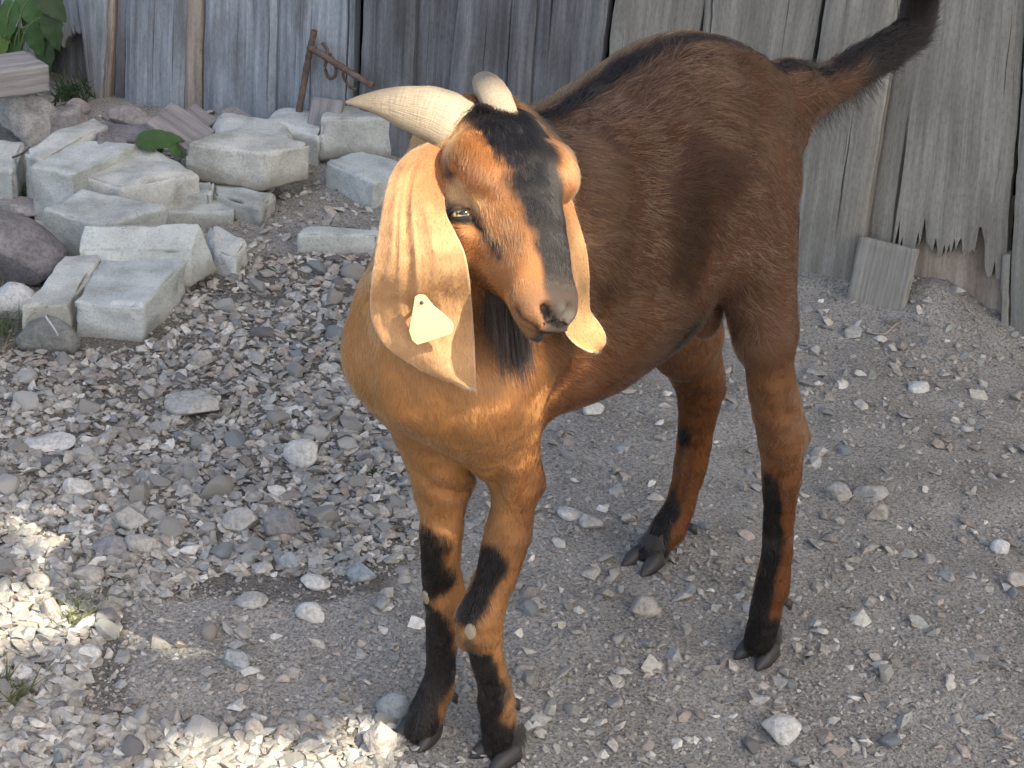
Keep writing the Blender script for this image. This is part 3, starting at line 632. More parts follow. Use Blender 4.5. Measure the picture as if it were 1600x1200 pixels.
GW = tow(GV); GNW = GN@GM
gpx, gpy, gpz = proj(GW); gfront = ((GW-EYE)*GNW).sum(1) < 0
def surf(x, y, rad=9.0):
    """front-most body point seen at a photo point"""
    d = np.hypot(gpx-x, gpy-y); k = np.where((d < rad) & gfront)[0]
    if len(k) == 0: k = np.argsort(d)[:5]
    zm = gpz[k].min(); k = k[gpz[k] < zm+0.02]; i = k[np.argmin(np.hypot(gpx[k]-x, gpy[k]-y))]
    return GV[i], GN[i]
def cap_dist(P, A):
    A = np.asarray(A); D = np.full(len(P), 9.0)
    if len(A) == 1: return np.linalg.norm(P-A[0], axis=1)
    for a, b in zip(A[:-1], A[1:]):
        ba = b-a; tt = np.clip(((P-a)@ba)/(ba@ba+1e-12), 0, 1); D = np.minimum(D, np.linalg.norm(P-a-tt[:, None]*ba, axis=1))
    return D
GV = GV+GN*(0.0)
def mirror_head(A): q = np.asarray(A)-HP; return HP+q-2*(q@HS)[:, None]*HS
NOSTRIL = [surf(x, y)[0] for x, y in ((852, 479), (858, 492), (872, 503), (888, 508))]
MOUTH = [surf(x, y)[0] for x, y in ((806, 488), (820, 505), (842, 521), (864, 528))]
def groove(A, rad, depth):
    global GV
    for B in (A, mirror_head(A)):
        d = cap_dist(GV, B); w = np.exp(-(d/rad)**2); GV = GV-GN*(depth*w)[:, None]
groove(NOSTRIL, .0040, .0075); groove(MOUTH, .0032, .0042)
groove([p+HD*.0085+HS*-.001 for p in NOSTRIL], .0055, -.0025)       # flared rim
groove([p-HD*.010 for p in MOUTH], .006, -.0015)
NOSE_PAD = [surf(x, y)[0] for x, y in ((872, 478), (890, 490))]
for A_, r_, d_ in ((NOSTRIL[:2], .0042, .0030), (NOSE_PAD, .007, -.0022)): groove(A_, r_, d_)
def dent(px, rad, depth):
    global GV
    d = cap_dist(GV, [surf(x, y)[0] for x, y in px]); GV = GV-GN*(depth*np.exp(-(d/rad)**2))[:, None]
for px_, r_, d_ in (([(640, 735), (668, 752), (700, 768), (722, 772)], .008, .007), ([(768, 760), (782, 738), (800, 712)], .009, .006), ([(690, 742), (735, 752)], .014, -.006), ([(862, 620), (872, 690), (862, 730)], .012, .004),
    ([(1112, 440), (1120, 400), (1118, 330)], .020, .008), ([(1226, 600), (1232, 650)], .010, .005), ([(1150, 250), (1180, 330)], .03, -.006), ([(1110, 120), (1150, 150)], .022, -.007), ([(960, 200), (950, 330), (965, 430)], .03, -.004), ([(1020, 230), (1015, 380)], .025, -.003),
    ([(700, 640), (720, 700)], .015, .004), ([(600, 520), (610, 640)], .02, -.005), ([(740, 945), (742, 965)], .010, -.003), ([(733, 1015), (742, 1035)], .008, .003), ([(760, 1060), (768, 1090)], .006, .0025), ([(1212, 720), (1214, 850)], .007, .0035), ([(1078, 700), (1064, 780)], .007, .003)): dent(px_, r_, d_)
GN = vnormals(GV, GQ); GW = tow(GV); GNW = GN@GM
NOSTRIL_N = [surf(x, y)[0]*.5+p*.5 for (x, y), p in zip(((852, 479), (858, 492), (872, 503), (888, 508)), NOSTRIL)]; MOUTH_N = [surf(x, y)[0]*.5+p*.5 for (x, y), p in zip(((806, 488), (820, 505), (842, 521), (864, 528)), MOUTH)]
# ---------------------------------------------------------------- goat: parts, coat colours, hair
goat = empty('goat', tuple((GF+GR)/2)); tag(goat, 'young brown horned goat with black face stripe and long hanging ears standing on the gravel', 'goat')
GO = np.array(goat.location)
TAN = np.array([.31, .150, .058]); RED = np.array([.185, .068, .024]); FLANK = np.array([.058, .028, .0155]); BLK = np.array([.012, .0105, .010]); PALE = np.array([.50, .33, .17]); THIGH = np.array([.088, .044, .026])
def S(*pts): return [surf(x, y)[0] for x, y in pts]
def LEGP(l, *pts): return [leg_at(x, y, l) for x, y in pts]
MARKS = [  # (chain of body points, radius, colour, softness)
 (S((1100, 290), (1085, 350), (1070, 420)), .030, FLANK*0.55, .055),
 (S((1085, 505), (1050, 552), (1000, 596)), .010, BLK*1.5, .010),
 (S((700, 330), (720, 345), (740, 348), (760, 365), (778, 392)), .0055, BLK*1.5, .006),
 (S((698, 318), (720, 322), (745, 330)), .003, BLK*2, .004),
 (S((715, 296), (740, 306)), .012, PALE*.8, .015),
 (S((876, 484), (893, 494)), .006, np.array([.085, .078, .070]), .010), (S((838, 532), (860, 536)), .006, BLK*3, .008),
 (S((712, 246), (735, 262), (752, 285)), .012, RED*.8, .022), (S((700, 240), (703, 268)), .006, BLK*3, .012),
 (LEGP(lFR, (676, 842), (678, 880), (690, 915)), .0215, BLK, .008), (LEGP(lFR, (676, 960), (684, 1010), (684, 1060), (672, 1100), (650, 1145)), .0205, BLK*1.6, .008), (LEGP(lFR, (655, 1120), (648, 1150)), .030, BLK*1.4, .010),
 (LEGP(lFL, (757, 880), (738, 925), (728, 952)), .0205, BLK, .008), (LEGP(lFL, (738, 1030), (752, 1062), (764, 1090), (768, 1120), (768, 1165)), .0215, BLK*1.6, .008), (LEGP(lFL, (775, 1140), (772, 1180)), .030, BLK*1.4, .010),
 (LEGP(lFL, (738, 985)), .017, BLK*3, .010),
 (LEGP(lRL, (1192, 755), (1196, 800), (1196, 860), (1186, 920), (1178, 965), (1176, 1010)), .0165, BLK, .007), (LEGP(lRL, (1184, 985), (1184, 1035)), .030, BLK, .010),
 (LEGP(lRR, (1058, 690), (1052, 745), (1042, 800), (1020, 838), (1000, 870)), .0165, BLK, .007), (LEGP(lRR, (1015, 858), (998, 880)), .028, BLK, .010),
 (LEGP(0, (1350, 95), (1385, 78), (1420, 45), (1436, 0)), .030, BLK*.8, .014), (LEGP(0, (1262, 138), (1300, 112)), .010, BLK*2, .014),
 (LEGP(.03, (1128, 500), (1106, 494)), .027, np.array([.17, .092, .048]), .012),
 (NOSTRIL_N, .0046, BLK*.6, .002), (NOSTRIL_N[:2], .0060, BLK*.6, .002), (MOUTH_N, .0036, BLK*1.2, .003),
]
def coat(P, N):
    n = len(P); s, l, h = P.T
    fr = fbm(P, 9, 3, 2); fine = fbm(P*np.array([1, 1, 1]), 45, 2, 5)
    front = sstep(-.03, .05, s+0.10*(0.55-h)+fr*.02)                       # chest and neck are tan, the flank dark
    front = front*(1-sstep(.015, .06, l)*sstep(.53, .61, h))  # left neck painted darker, for its dark coat and the shade on it
    c = FLANK*(1-front)[:, None]+TAN*front[:, None]
    rump = sstep(-.235, -.30, s+fr*.02+0.05*np.clip(.6-h, -.1, .1))*(1-front); c = c*(1-rump[:, None])+THIGH*rump[:, None]
    legm = sstep(.50, .40, h)*(s < -.18); c = c*(1-legm[:, None])+((RED*.46+TAN*.04)[None]+(np.array([.05, .034, .020])[None]*sstep(.24, .36, h)[:, None]))*legm[:, None]
    warm = sstep(-.16, .0, s)*sstep(.60, .46, h)*(1-front); c = c*(1-warm[:, None]*.7)+(RED*.8)[None]*warm[:, None]*.7
    sp = sstep(.012, .005, np.abs(l-.004)+fr*.002)*sstep(.60, .68, h)*(s < .02); c = c*(1-sp[:, None])+BLK[None]*sp[:, None]       # dorsal stripe
    lt = sstep(-.008, -.02, l)*sstep(.66, .7, h)*(s > -.3)*(s < .05); c = c*(1-lt[:, None]*.6)+PALE[None]*.6*lt[:, None]*.6
    # head
    px = P-HP; hx = (px@HA)/HL; hy = px@HS; hz = px@HD; ih = (hx > -.35) & (hx < 1.15) & (np.abs(hy) < .064) & (hz > -.12) & (hz < .06) & (np.linalg.norm(P-hd(.45, 0, -.04), axis=1) < .17)
    hm = ih.astype(float)*sstep(-.14, -.09, hz)
    face = TAN*.95*(1-sstep(.1, .45, hx))[:, None]+(TAN*.55+RED*.45)*sstep(.1, .45, hx)[:, None]
    face = face*(1+.25*fine[:, None])
    wst = np.interp(hx, [-.2, .0, .12, .25, .4, .55, .7, .85, 1.0], [.034, .040, .036, .032, .029, .026, .023, .021, .019])
    cen = np.interp(hx, [-.2, .05, .25, .5, .8, 1.0], [.004, .004, .004, .006, .008, .008])
    st = sstep(1.22, .82, np.abs(hy-cen)/wst+fine*.16+fr*.08+.10*fbm(np.stack([hx*6, hy*260, hz*40], -1), 1.0, 2, 9))*sstep(-.01, .004, hz+.030*sstep(.6, .9, hx))
    face = face*(1-st[:, None])+np.array([.018, .0165, .0165])*st[:, None]
    mz = sstep(.84, .97, hx); face = face*(1-.5*mz[:, None])+np.array([.085, .062, .048])*mz[:, None]*.5
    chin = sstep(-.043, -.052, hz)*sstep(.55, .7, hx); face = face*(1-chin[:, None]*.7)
    c = c*(1-hm[:, None])+face*hm[:, None]
    for A, r, col, sf in MARKS:
        m = sstep(r+sf*.5, r-sf*.5, cap_dist(P, A)+(fine*.0045+fr*.004+.002*fbm(P*np.array([1, 1, .35]), 160, 2, 6) if r > .012 else fine*.0022+fr*.002))
        c = c*(1-m[:, None])+np.asarray(col)[None]*m[:, None]
    return np.clip(c*(1+.20*fr[:, None]), .006, .9)
BODYC = coat(GV, GN)
t = NT('goat_skin'); t.base(t.attr('col'), .75, .10); t.bump(t.noise(t.mapping(t.coord('Object'), (1, 1, 1)), 420, 3, .7), .5, .002); M_skin = t.m
GV = GV+GN*(fbm(GV, 60, 2, 33)*.0009+fbm(GV, 22, 2, 34)*.0016*(np.linalg.norm(GV-hd(.45, 0, -.04), axis=1) > .16))[:, None]; GW = tow(GV)
body = obj('body', mesh_np('body', GW-GO, GQ, True, None, BODYC), M_skin, goat)
# --- hair
t = NT('goat_hair'); hb = t.n('ShaderNodeBsdfHairPrincipled'); hb.model = 'CHIANG'; hb.parametrization = 'COLOR'
t.l(t.attr('hcol'), hb.inputs['Color'])
for k, vv_ in (('IOR', 1.40), ('Roughness', .27), ('Radial Roughness', .42), ('Random Roughness', .2)):
    if k in hb.inputs: hb.inputs[k].default_value = vv_
t.l(hb.outputs[0], t.out.inputs['Surface']); M_hair = t.m
def hairs(name, pts, cols, r0, r1, parent, mat=M_hair):
    """pts (n,k,3) world, cols (n,3)"""
    n, k = pts.shape[:2]; hc = bpy.data.hair_curves.new(name); hc.add_curves([k]*n)
    hc.attributes['position'].data.foreach_set('vector', np.ascontiguousarray(pts-GO, np.float32).reshape(-1)) if 'position' in hc.attributes else hc.position_data.foreach_set('vector', np.ascontiguousarray(pts-GO, np.float32).reshape(-1))
    rr = np.interp(np.linspace(0, 1, k), [0, .55, 1], [r0, r0*.8, r1]); ra = hc.attributes.get('radius') or hc.attributes.new('radius', 'FLOAT', 'POINT')
    ra.data.foreach_set('value', np.tile(rr, n).astype(np.float32))
    ca = hc.attributes.new('hcol', 'FLOAT_COLOR', 'CURVE'); c4 = np.ones((n, 4), np.float32); c4[:, :3] = cols; ca.data.foreach_set('color', c4.ravel())
    o = bpy.data.objects.new(name, hc); C.objects.link(o); hc.materials.append(mat); o.parent = parent; return o
tri = np.concatenate([GQ[:, [0, 1, 2]], GQ[:, [0, 2, 3]]]); e1 = GV[tri[:, 1]]-GV[tri[:, 0]]; e2 = GV[tri[:, 2]]-GV[tri[:, 0]]; ar = np.linalg.norm(np.cross(e1, e2), axis=1)/2
NH = 260000
tc = GV[tri].mean(1); facing = ((tow(tc)-EYE)*(GN[tri].mean(1)@GM)).sum(1) < 0.35
wgt = ar*np.where(facing, 1.0, 0.25); pxh = tc-HP; onhead = np.linalg.norm(tc-hd(.45, 0, -.04), axis=1) < .15; wgt = wgt*np.where(onhead, 3.4, 1.0)*np.where(tc[:, 2] < .36, 1.5, 1.0)
ti = rng.choice(len(tri), NH, p=wgt/wgt.sum()); a, b = rng.random(NH), rng.random(NH); sw = a+b > 1; a[sw], b[sw] = 1-a[sw], 1-b[sw]
R0 = GV[tri[ti, 0]]+e1[ti]*a[:, None]+e2[ti]*b[:, None]; RN = GN[tri[ti]].mean(1); RN /= np.linalg.norm(RN, axis=1, keepdims=True)
EYE_P, EYE_N = surf(722, 333)
def hair_field(P, N):
    s, l, h = P.T; n = len(P)
    flow = np.tile(np.array([-.85, 0, -.50]), (n, 1)); ln = np.full(n, .019)
    up = sstep(.62, .74, h); flow[:, 2] += .35*up; ln = ln+.006*up
    low = sstep(.5, .40, h); flow = flow*(1-low)[:, None]+np.array([-.15, 0, -1])*low[:, None]; ln = ln*(1-low)+.009*low
    rp = sstep(-.24, -.31, s)*(h < .68)*(h > .42); ln = ln*(1-rp*.45)
    ch = sstep(-.02, .06, s); flow = flow*(1-ch)[:, None]+np.array([-.25, 0, -1])*ch[:, None]; sd2 = sstep(.02, .05, l)*sstep(.48, .56, h); ln = ln*(1-ch)+(.0115+.006*sd2)*ch
    px = P-HP; hx = (px@HA)/HL; hy = px@HS; hz = px@HD; ih = (np.linalg.norm(P-hd(.45, 0, -.04), axis=1) < .155) & (hz > -.115) & (np.abs(hy) < .07) & (hx > -.25)
    hf = HA*1.0-HD*.25+HS*0; hflow = np.tile(hf, (n, 1))+HS[None]*np.sign(hy)[:, None]*sstep(.005, .03, np.abs(hy))[:, None]*.35
    ck = sstep(-.01, -.04, hz); hflow = hflow*(1-ck)[:, None]+(-HA*.2-HD*1.0)[None]*ck[:, None]
    flow[ih] = hflow[ih]; hl = np.interp(hx, [-.2, .05, .3, .6, 1.0], [.016, .016, .0100, .0090, .0040]); ln[ih] = hl[ih]
    ln = np.where((P[:, 0] < -.36) & (cap_dist(P, [p for p, r in TL]) < .045), .020, ln); tm = (s < -.40) & (h > .68); flow[tm] = np.array([-.8, 0, .1])
    ln = ln*sstep(.0085, .0135, np.linalg.norm(P-EYE_P, axis=1)); nose = sstep(.95, .90, hx)*ih+(~ih); ln = ln*np.where(ih & (hz > -.03), nose, 1)
    return flow, ln
HF, HLn = hair_field(R0, RN)
cl = np.stack([fbm(R0, 55, 2, 71), fbm(R0, 55, 2, 72), fbm(R0, 55, 2, 73)], 1); big = np.stack([fbm(R0, 14, 2, 74), fbm(R0, 14, 2, 75), fbm(R0, 14, 2, 76)], 1)
HF = HF+cl*.40+big*.30+rng.normal(0, .13, (NH, 3)); HF = HF-RN*(HF*RN).sum(1, keepdims=True); HF /= np.linalg.norm(HF, axis=1, keepdims=True)+1e-9
HLn = HLn*rng.uniform(.6, 1.25, NH)*(1+.3*cl[:, 0]); keep = HLn > .0016
for cx, cy, rr in ((735, 986, .0085), (667, 932, .0080)):
    keep &= np.linalg.norm(R0-surf(cx, cy)[0], axis=1) > rr
R0, RN, HF, HLn = R0[keep], RN[keep], HF[keep], HLn[keep]; nh = len(R0)
lift = rng.uniform(.10, .34, nh)[:, None]; tt = np.linspace(0, 1, 4); grav = np.array([0, 0, -1.0])
hp = np.stack([R0-RN*.0006+HLn[:, None]*(tk*(RN*lift*(1-.55*tk)+HF*(1-lift*.4))+grav*.05*tk*tk) for tk in tt], 1)
hc_ = coat(R0, RN); vmul = rng.lognormal(-.05, .26, nh); tipped = (rng.random(nh) < .34)*sstep(.08, .0, R0[:, 0])*sstep(.45, .55, R0[:, 2])*(hc_.mean(1) > .03)
hc_ = hc_*vmul[:, None]; hc_ = hc_*(1-tipped[:, None]*.75)+np.array([.27, .175, .10])*tipped[:, None]*.75*vmul[:, None]
fur = hairs('coat', tow(hp.reshape(-1, 3)).reshape(nh, 4, 3), np.clip(hc_, .004, .9), .00022, .00005, goat); tag(fur, kind='stuff')
# tail brush and the fringe hanging under it, beard
def tuft(name, roots, dirs, lens, cols, bend, r0=.00028, k=6, spread=.18):
    n = len(roots); d = dirs+rng.normal(0, spread, (n, 3)); d /= np.linalg.norm(d, axis=1, keepdims=True); tk = np.linspace(0, 1, k)
    P = np.stack([roots+lens[:, None]*(x*d+bend*x*x) for x in tk], 1); return hairs(name, tow(P.reshape(-1, 3)).reshape(n, k, 3), cols, r0, .00006, goat)
tp = curve_pts(np.array([p for p, r in TL]), 60); n = 20000; w = rng.random(n)**.8; ii_ = np.clip((w*59).astype(int), 0, 58); rt = tp[ii_]+(tp[ii_+1]-tp[ii_])*rng.random((n, 1))
rd = rng.normal(0, 1, (n, 3)); rd /= np.linalg.norm(rd, axis=1, keepdims=True); rt = rt+rd*np.interp(w, [0, 1], [.019, .016])[:, None]
td = (tp[ii_+1]-tp[ii_])/np.linalg.norm(tp[ii_+1]-tp[ii_], axis=1, keepdims=True)
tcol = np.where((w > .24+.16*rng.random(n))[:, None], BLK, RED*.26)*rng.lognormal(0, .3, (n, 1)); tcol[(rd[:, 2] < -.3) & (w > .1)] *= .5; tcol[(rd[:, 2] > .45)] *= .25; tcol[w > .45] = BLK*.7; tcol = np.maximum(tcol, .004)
tuft('tail_hair', rt, td*.95+rd*.13, rng.uniform(.018, .040, n), tcol, np.array([0, 0, -.10]), spread=.09)
n = 650; w = rng.uniform(.10, .52, n); ii_ = (w*59).astype(int); rt = tp[ii_]+np.array([0, 0, -.012])+rng.normal(0, .005, (n, 3))
tuft('tail_fringe', rt, np.tile(np.array([-.35, .1, -.8]), (n, 1)), rng.uniform(.018, .042, n), np.tile(BLK*1.3, (n, 1)), np.array([-.25, 0, -.05]), spread=.22)
b0 = hd(.62, .004, -.066); n = 2600; q = rng.random(n); rt = b0+HA*((q-.5)*.040)[:, None]+rng.normal(0, .0065, (n, 3))
gdown = np.array([0.02, .05, -1.0]); bl = (.040+.026*q)*rng.uniform(.7, 1.1, n)
tuft('beard', rt, np.tile(gdown, (n, 1))+HA*.25, bl, np.tile(np.array([.011, .0085, .0075]), (n, 1))*rng.lognormal(0, .35, (n, 1)), np.array([.0, .16, -.1]), r0=.00034, k=8, spread=.10)
# whisker-short poll tuft is part of the coat; horns
t = NT('horn'); v = t.coord('UV')
t.base(t.mix(t.ramp(t.noise(t.mapping(v, (3, 26, 1)), 3.0, 4, .6), [(.38, 0.0), (.7, .75)]), (.36, .295, .21), (.17, .132, .09)), .5, .4)
t.bump(t.math('ADD', t.noise(t.mapping(v, (60, 3, 1)), 1.0, 3, .6), t.noise(t.mapping(v, (5, 60, 1)), 1.0, 3, .6)), .6, .002); M_horn = t.m
def horn(rows, flat, nref, n=44, seg=24):
    P = curve_pts(np.array([np.append(dep(x, y, z), r) for x, y, z, r in rows]), n); ring = 1+.018*np.sin(np.linspace(0, 1, n)**.8*46)*np.linspace(1, 0, n)
    V, F = sweep(P[:, :3], np.maximum(P[:, 3], .0008)*ring, seg, flat, nref); u = np.repeat(np.linspace(0, 1, n), seg); w_ = np.tile(np.abs(np.linspace(-1, 1, seg)), n); uv = np.stack([np.append(u, [0, 1]), np.append(w_, [0, 0])], 1)
    obj('horn', mesh_np('horn', V-GO, F, True, uv), M_horn, goat)
horn([(742, 214, 1.515, .026), (715, 198, 1.500, .0258), (682, 180, 1.496, .0245), (645, 170, 1.498, .0205), (608, 162, 1.503, .0145), (578, 159, 1.508, .0085), (556, 159, 1.512, .0045), (540, 160, 1.515, .0012)], .62, UP)
horn([(800, 212, 1.515, .0125), (788, 184, 1.505, .0130), (776, 157, 1.512, .0145), (765, 138, 1.528, .0145), (758, 126, 1.555, .0115), (757, 122, 1.580, .0065), (760, 124, 1.60, .001)], .72, RIGHT)
# ears: long folded sheets with real thickness
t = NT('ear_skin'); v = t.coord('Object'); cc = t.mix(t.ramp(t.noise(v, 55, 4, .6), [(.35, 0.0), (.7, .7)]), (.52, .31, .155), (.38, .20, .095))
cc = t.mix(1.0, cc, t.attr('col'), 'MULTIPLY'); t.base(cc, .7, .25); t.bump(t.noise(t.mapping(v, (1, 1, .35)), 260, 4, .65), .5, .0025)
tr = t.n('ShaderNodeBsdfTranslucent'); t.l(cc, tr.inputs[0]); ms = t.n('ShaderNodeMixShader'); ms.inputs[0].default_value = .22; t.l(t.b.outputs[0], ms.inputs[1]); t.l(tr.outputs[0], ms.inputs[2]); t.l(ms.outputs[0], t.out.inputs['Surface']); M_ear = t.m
def ear(rows, folds, thick=.0036, nu=40, nv=90, bulge=.010, curl=.0, flip=1):
    """rows: (left x, right x, left y, right y, depth)"""
    R_ = curve_pts(np.array(rows, float), nv); P = np.zeros((nu, nv, 3)); u = np.linspace(0, 1, nu)
    for j in range(nv):
        lx, rx, ly, ry, z = R_[j]; v_ = j/(nv-1)
        zz = z-bulge*np.sin(np.pi*u)+curl*(u-.5)
        for (c0, c1, wd, am, va, vb) in folds:
            cu = c0+(c1-c0)*v_; am_ = am*float(sstep(va, va+.10, v_))*float(sstep(vb, vb-.22, v_)); zz = zz-am_*np.exp(-((u-cu)/wd)**2)
        for i in range(nu): P[i, j] = dep(lx+(rx-lx)*u[i], ly+(ry-ly)*u[i], zz[i])
    P = P.reshape(-1, 3); P = P+FWD*(fbm(P, 70, 2, 8)*.0010)[:, None]
    i, j = np.meshgrid(np.arange(nu-1), np.arange(nv-1), indexing='ij'); a = (i*nv+j).ravel(); Q = np.stack([a, a+1, a+nv+1, a+nv], 1)
    N = vnormals(P, Q); N = N*np.sign(-(N@FWD).mean()); U = np.repeat(u, nv); Vv = np.tile(np.linspace(0, 1, nv), nu)
    ed = np.minimum(np.minimum(U, 1-U)*nu/3, (1-Vv)*nv/5); th = thick*(.35+.65*np.clip(ed, 0, 1)); Bk = P-N*th[:, None]; n0 = len(P)
    jj_ = np.arange(nv-1); e1_ = np.stack([jj_, jj_+n0, jj_+1+n0, jj_+1], 1); o = (nu-1)*nv; e2_ = np.stack([o+jj_, o+jj_+1, o+jj_+1+n0, o+jj_+n0], 1); i_ = np.arange(nu-1); e3 = np.stack([i_*nv+nv-1, i_*nv+nv-1+n0, (i_+1)*nv+nv-1+n0, (i_+1)*nv+nv-1], 1)
    if flip < 0: Q = Q[:, ::-1]
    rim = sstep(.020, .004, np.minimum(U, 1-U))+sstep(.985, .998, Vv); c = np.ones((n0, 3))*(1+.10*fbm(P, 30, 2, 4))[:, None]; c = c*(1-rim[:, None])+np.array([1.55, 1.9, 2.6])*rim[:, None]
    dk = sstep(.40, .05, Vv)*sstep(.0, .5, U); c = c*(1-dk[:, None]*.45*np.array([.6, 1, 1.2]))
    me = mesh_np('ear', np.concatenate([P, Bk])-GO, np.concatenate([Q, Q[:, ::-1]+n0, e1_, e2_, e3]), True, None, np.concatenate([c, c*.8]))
    bm = bmesh.new(); bm.from_mesh(me); bmesh.ops.recalc_face_normals(bm, faces=bm.faces); bm.to_mesh(me); bm.free()
    return obj('ear', me, M_ear, goat), P.reshape(nu, nv, 3)
EZ = lambda y: 1.470+.085*(y-225)/385
EZ_ = lambda y: EZ(y)
rowsA = [(668, 696, 222, 236), (640, 696, 236, 262), (616, 694, 262, 300), (602, 698, 300, 335), (593, 711, 350, 362), (586, 726, 400, 395), (580, 733, 440, 430), (578, 737, 480, 470), (585, 740, 512, 510), (602, 742, 540, 545), (632, 743, 563, 575), (674, 743, 587, 596), (722, 743, 604, 609)]
def row_z(a_, b_, c_, d_):
    z = EZ((c_+d_)/2)
    for q in np.linspace(0, 1, 7):
        x, y = a_+(b_-a_)*q, c_+(d_-c_)*q; k = np.where((np.hypot(gpx-x, gpy-y) < 8) & gfront)[0]
        if len(k): z = min(z, gpz[k].min()-.016+(.020 if c_ < 300 else 0.0))
    return z
zA = np.array([row_z(*q) for q in rowsA]); zA[0] += .03; zA[1] += .012; zA = np.minimum(zA, np.convolve(np.pad(zA, 1, mode='edge'), [.25, .5, .25], 'valid'))
earA, EP = ear([(a_, b_, c_, d_, z_) for (a_, b_, c_, d_), z_ in zip(rowsA, zA)],
 [(.14, .26, .045, .0015, .10, .62), (.30, .46, .022, -.0034, .10, .78), (.40, .54, .026, .0026, .08, .72), (.24, .33, .018, .0022, .25, .80), (.36, .47, .008, -.0028, .12, .70), (.20, .28, .007, -.0018, .15, .55), (.64, .74, .006, -.0016, .3, .8), (.60, .76, .016, .0015, .22, .92), (.70, .70, .10, .0022, .05, .55), (.52, .66, .012, -.0013, .35, .95), (.10, .10, .02, -.0012, .4, .8), (.82, .88, .014, .0010, .35, .9)])
rowsB = [(850, 886, 268, 276), (856, 893, 300, 306), (862, 900, 330, 332), (868, 908, 358, 358), (874, 917, 392, 392), (880, 921, 428, 428), (880, 921, 462, 462), (880, 923, 488, 486), (880, 936, 508, 504), (886, 946, 524, 522), (897, 946, 536, 538), (915, 937, 545, 549), (926, 932, 549, 550)]
earB, EP2 = ear([(a_, b_, c_, d_, 1.485+.075*((c_+d_)/2-268)/280) for a_, b_, c_, d_ in rowsB], [(.5, .45, .15, .004, .1, .8)], nu=24, bulge=.006, curl=.035)
# short hair on the ears
def ear_hair(G, parent, n, seed, gold=1.0):
    r = np.random.default_rng(seed); nu, nv = G.shape[:2]; i, j = r.integers(0, nu-1, n), r.integers(2, nv-1, n); f, g = r.random((n, 1)), r.random((n, 1))
    P = G[i, j]*(1-f)*(1-g)+G[i+1, j]*f*(1-g)+G[i, j+1]*(1-f)*g+G[i+1, j+1]*f*g; T = G[i, j+1]-G[i, j]; T /= np.linalg.norm(T, axis=1, keepdims=True)+1e-9; N = np.cross(T, G[i+1, j]-G[i, j]); N /= np.linalg.norm(N, axis=1, keepdims=True)+1e-9; N *= np.sign(-(N@FWD))[:, None]
    edge = (i < 1) | (i > nu-3) | (j > nv-4); d = T*.9+N*r.uniform(.15, .5, (n, 1))+r.normal(0, .22, (n, 3)); L = r.uniform(.0018, .0038, n)*np.where(edge, 1.5, 1)
    pts = np.stack([P+d*(L*x)[:, None] for x in (0, .5, 1)], 1); col = np.where(edge[:, None], np.array([.50, .40, .28])*np.array([1, .9, .6])**(gold-1), np.array([.37, .21, .098])*np.array([1.1, 1.0, .6])**(gold-1))*r.lognormal(0, .25, (n, 1)); hairs('ear_hair', pts, np.clip(col, 0, .9), .00013, .00004, parent)
ear_hair(EP, earA, 5000, 5); ear_hair(EP2, earB, 2500, 6, 2.0)
# ear tag
M_tag = plain('cream_yellow_plastic', (.80, .74, .36), .45, .4); M_dkm = plain('dark_stud', (.03, .03, .03), .4, .5)
tagpx = [(648, 464), (654, 460), (664, 461), (668, 466), (678, 478), (696, 493), (708, 505), (709, 514), (705, 522), (678, 531), (652, 539), (644, 532), (639, 517), (643, 495), (646, 478)]
ez = float(zA[7])-.0195
def tagpt(x, y, o=0.0): return dep(x, y, ez+.010*(x-670)/60*-1+.020*(y-500)/60+o)
bm = bmesh.new(); fr_ = [bm.verts.new(tagpt(x, y)-GO) for x, y in tagpx]; bk = [bm.verts.new(tagpt(x, y, .0018)-GO) for x, y in tagpx]; nn = len(tagpx)
bm.faces.new(fr_); bm.faces.new(bk[::-1])
for i in range(nn): bm.faces.new((fr_[i], bk[i], bk[(i+1) % nn], fr_[(i+1) % nn]))
bmesh.ops.recalc_face_normals(bm, faces=bm.faces); bmesh.ops.bevel(bm, geom=bm.edges[:], offset=.0004, segments=1, affect='EDGES'); me = bpy.data.meshes.new('ear_tag'); bm.to_mesh(me); bm.free()
et = obj('ear_tag', me, M_tag, earA); et['label'] = 'cream yellow plastic tag'
V, F = sweep([tagpt(659, 473, -.0012)-GO, tagpt(659, 473, .014)-GO], [.0017, .0017], 12); obj('stud', mesh_np('stud', V, F), M_dkm, et) if False else obj('tag_stud', mesh_np('tag_stud', V, F), M_dkm, earA)
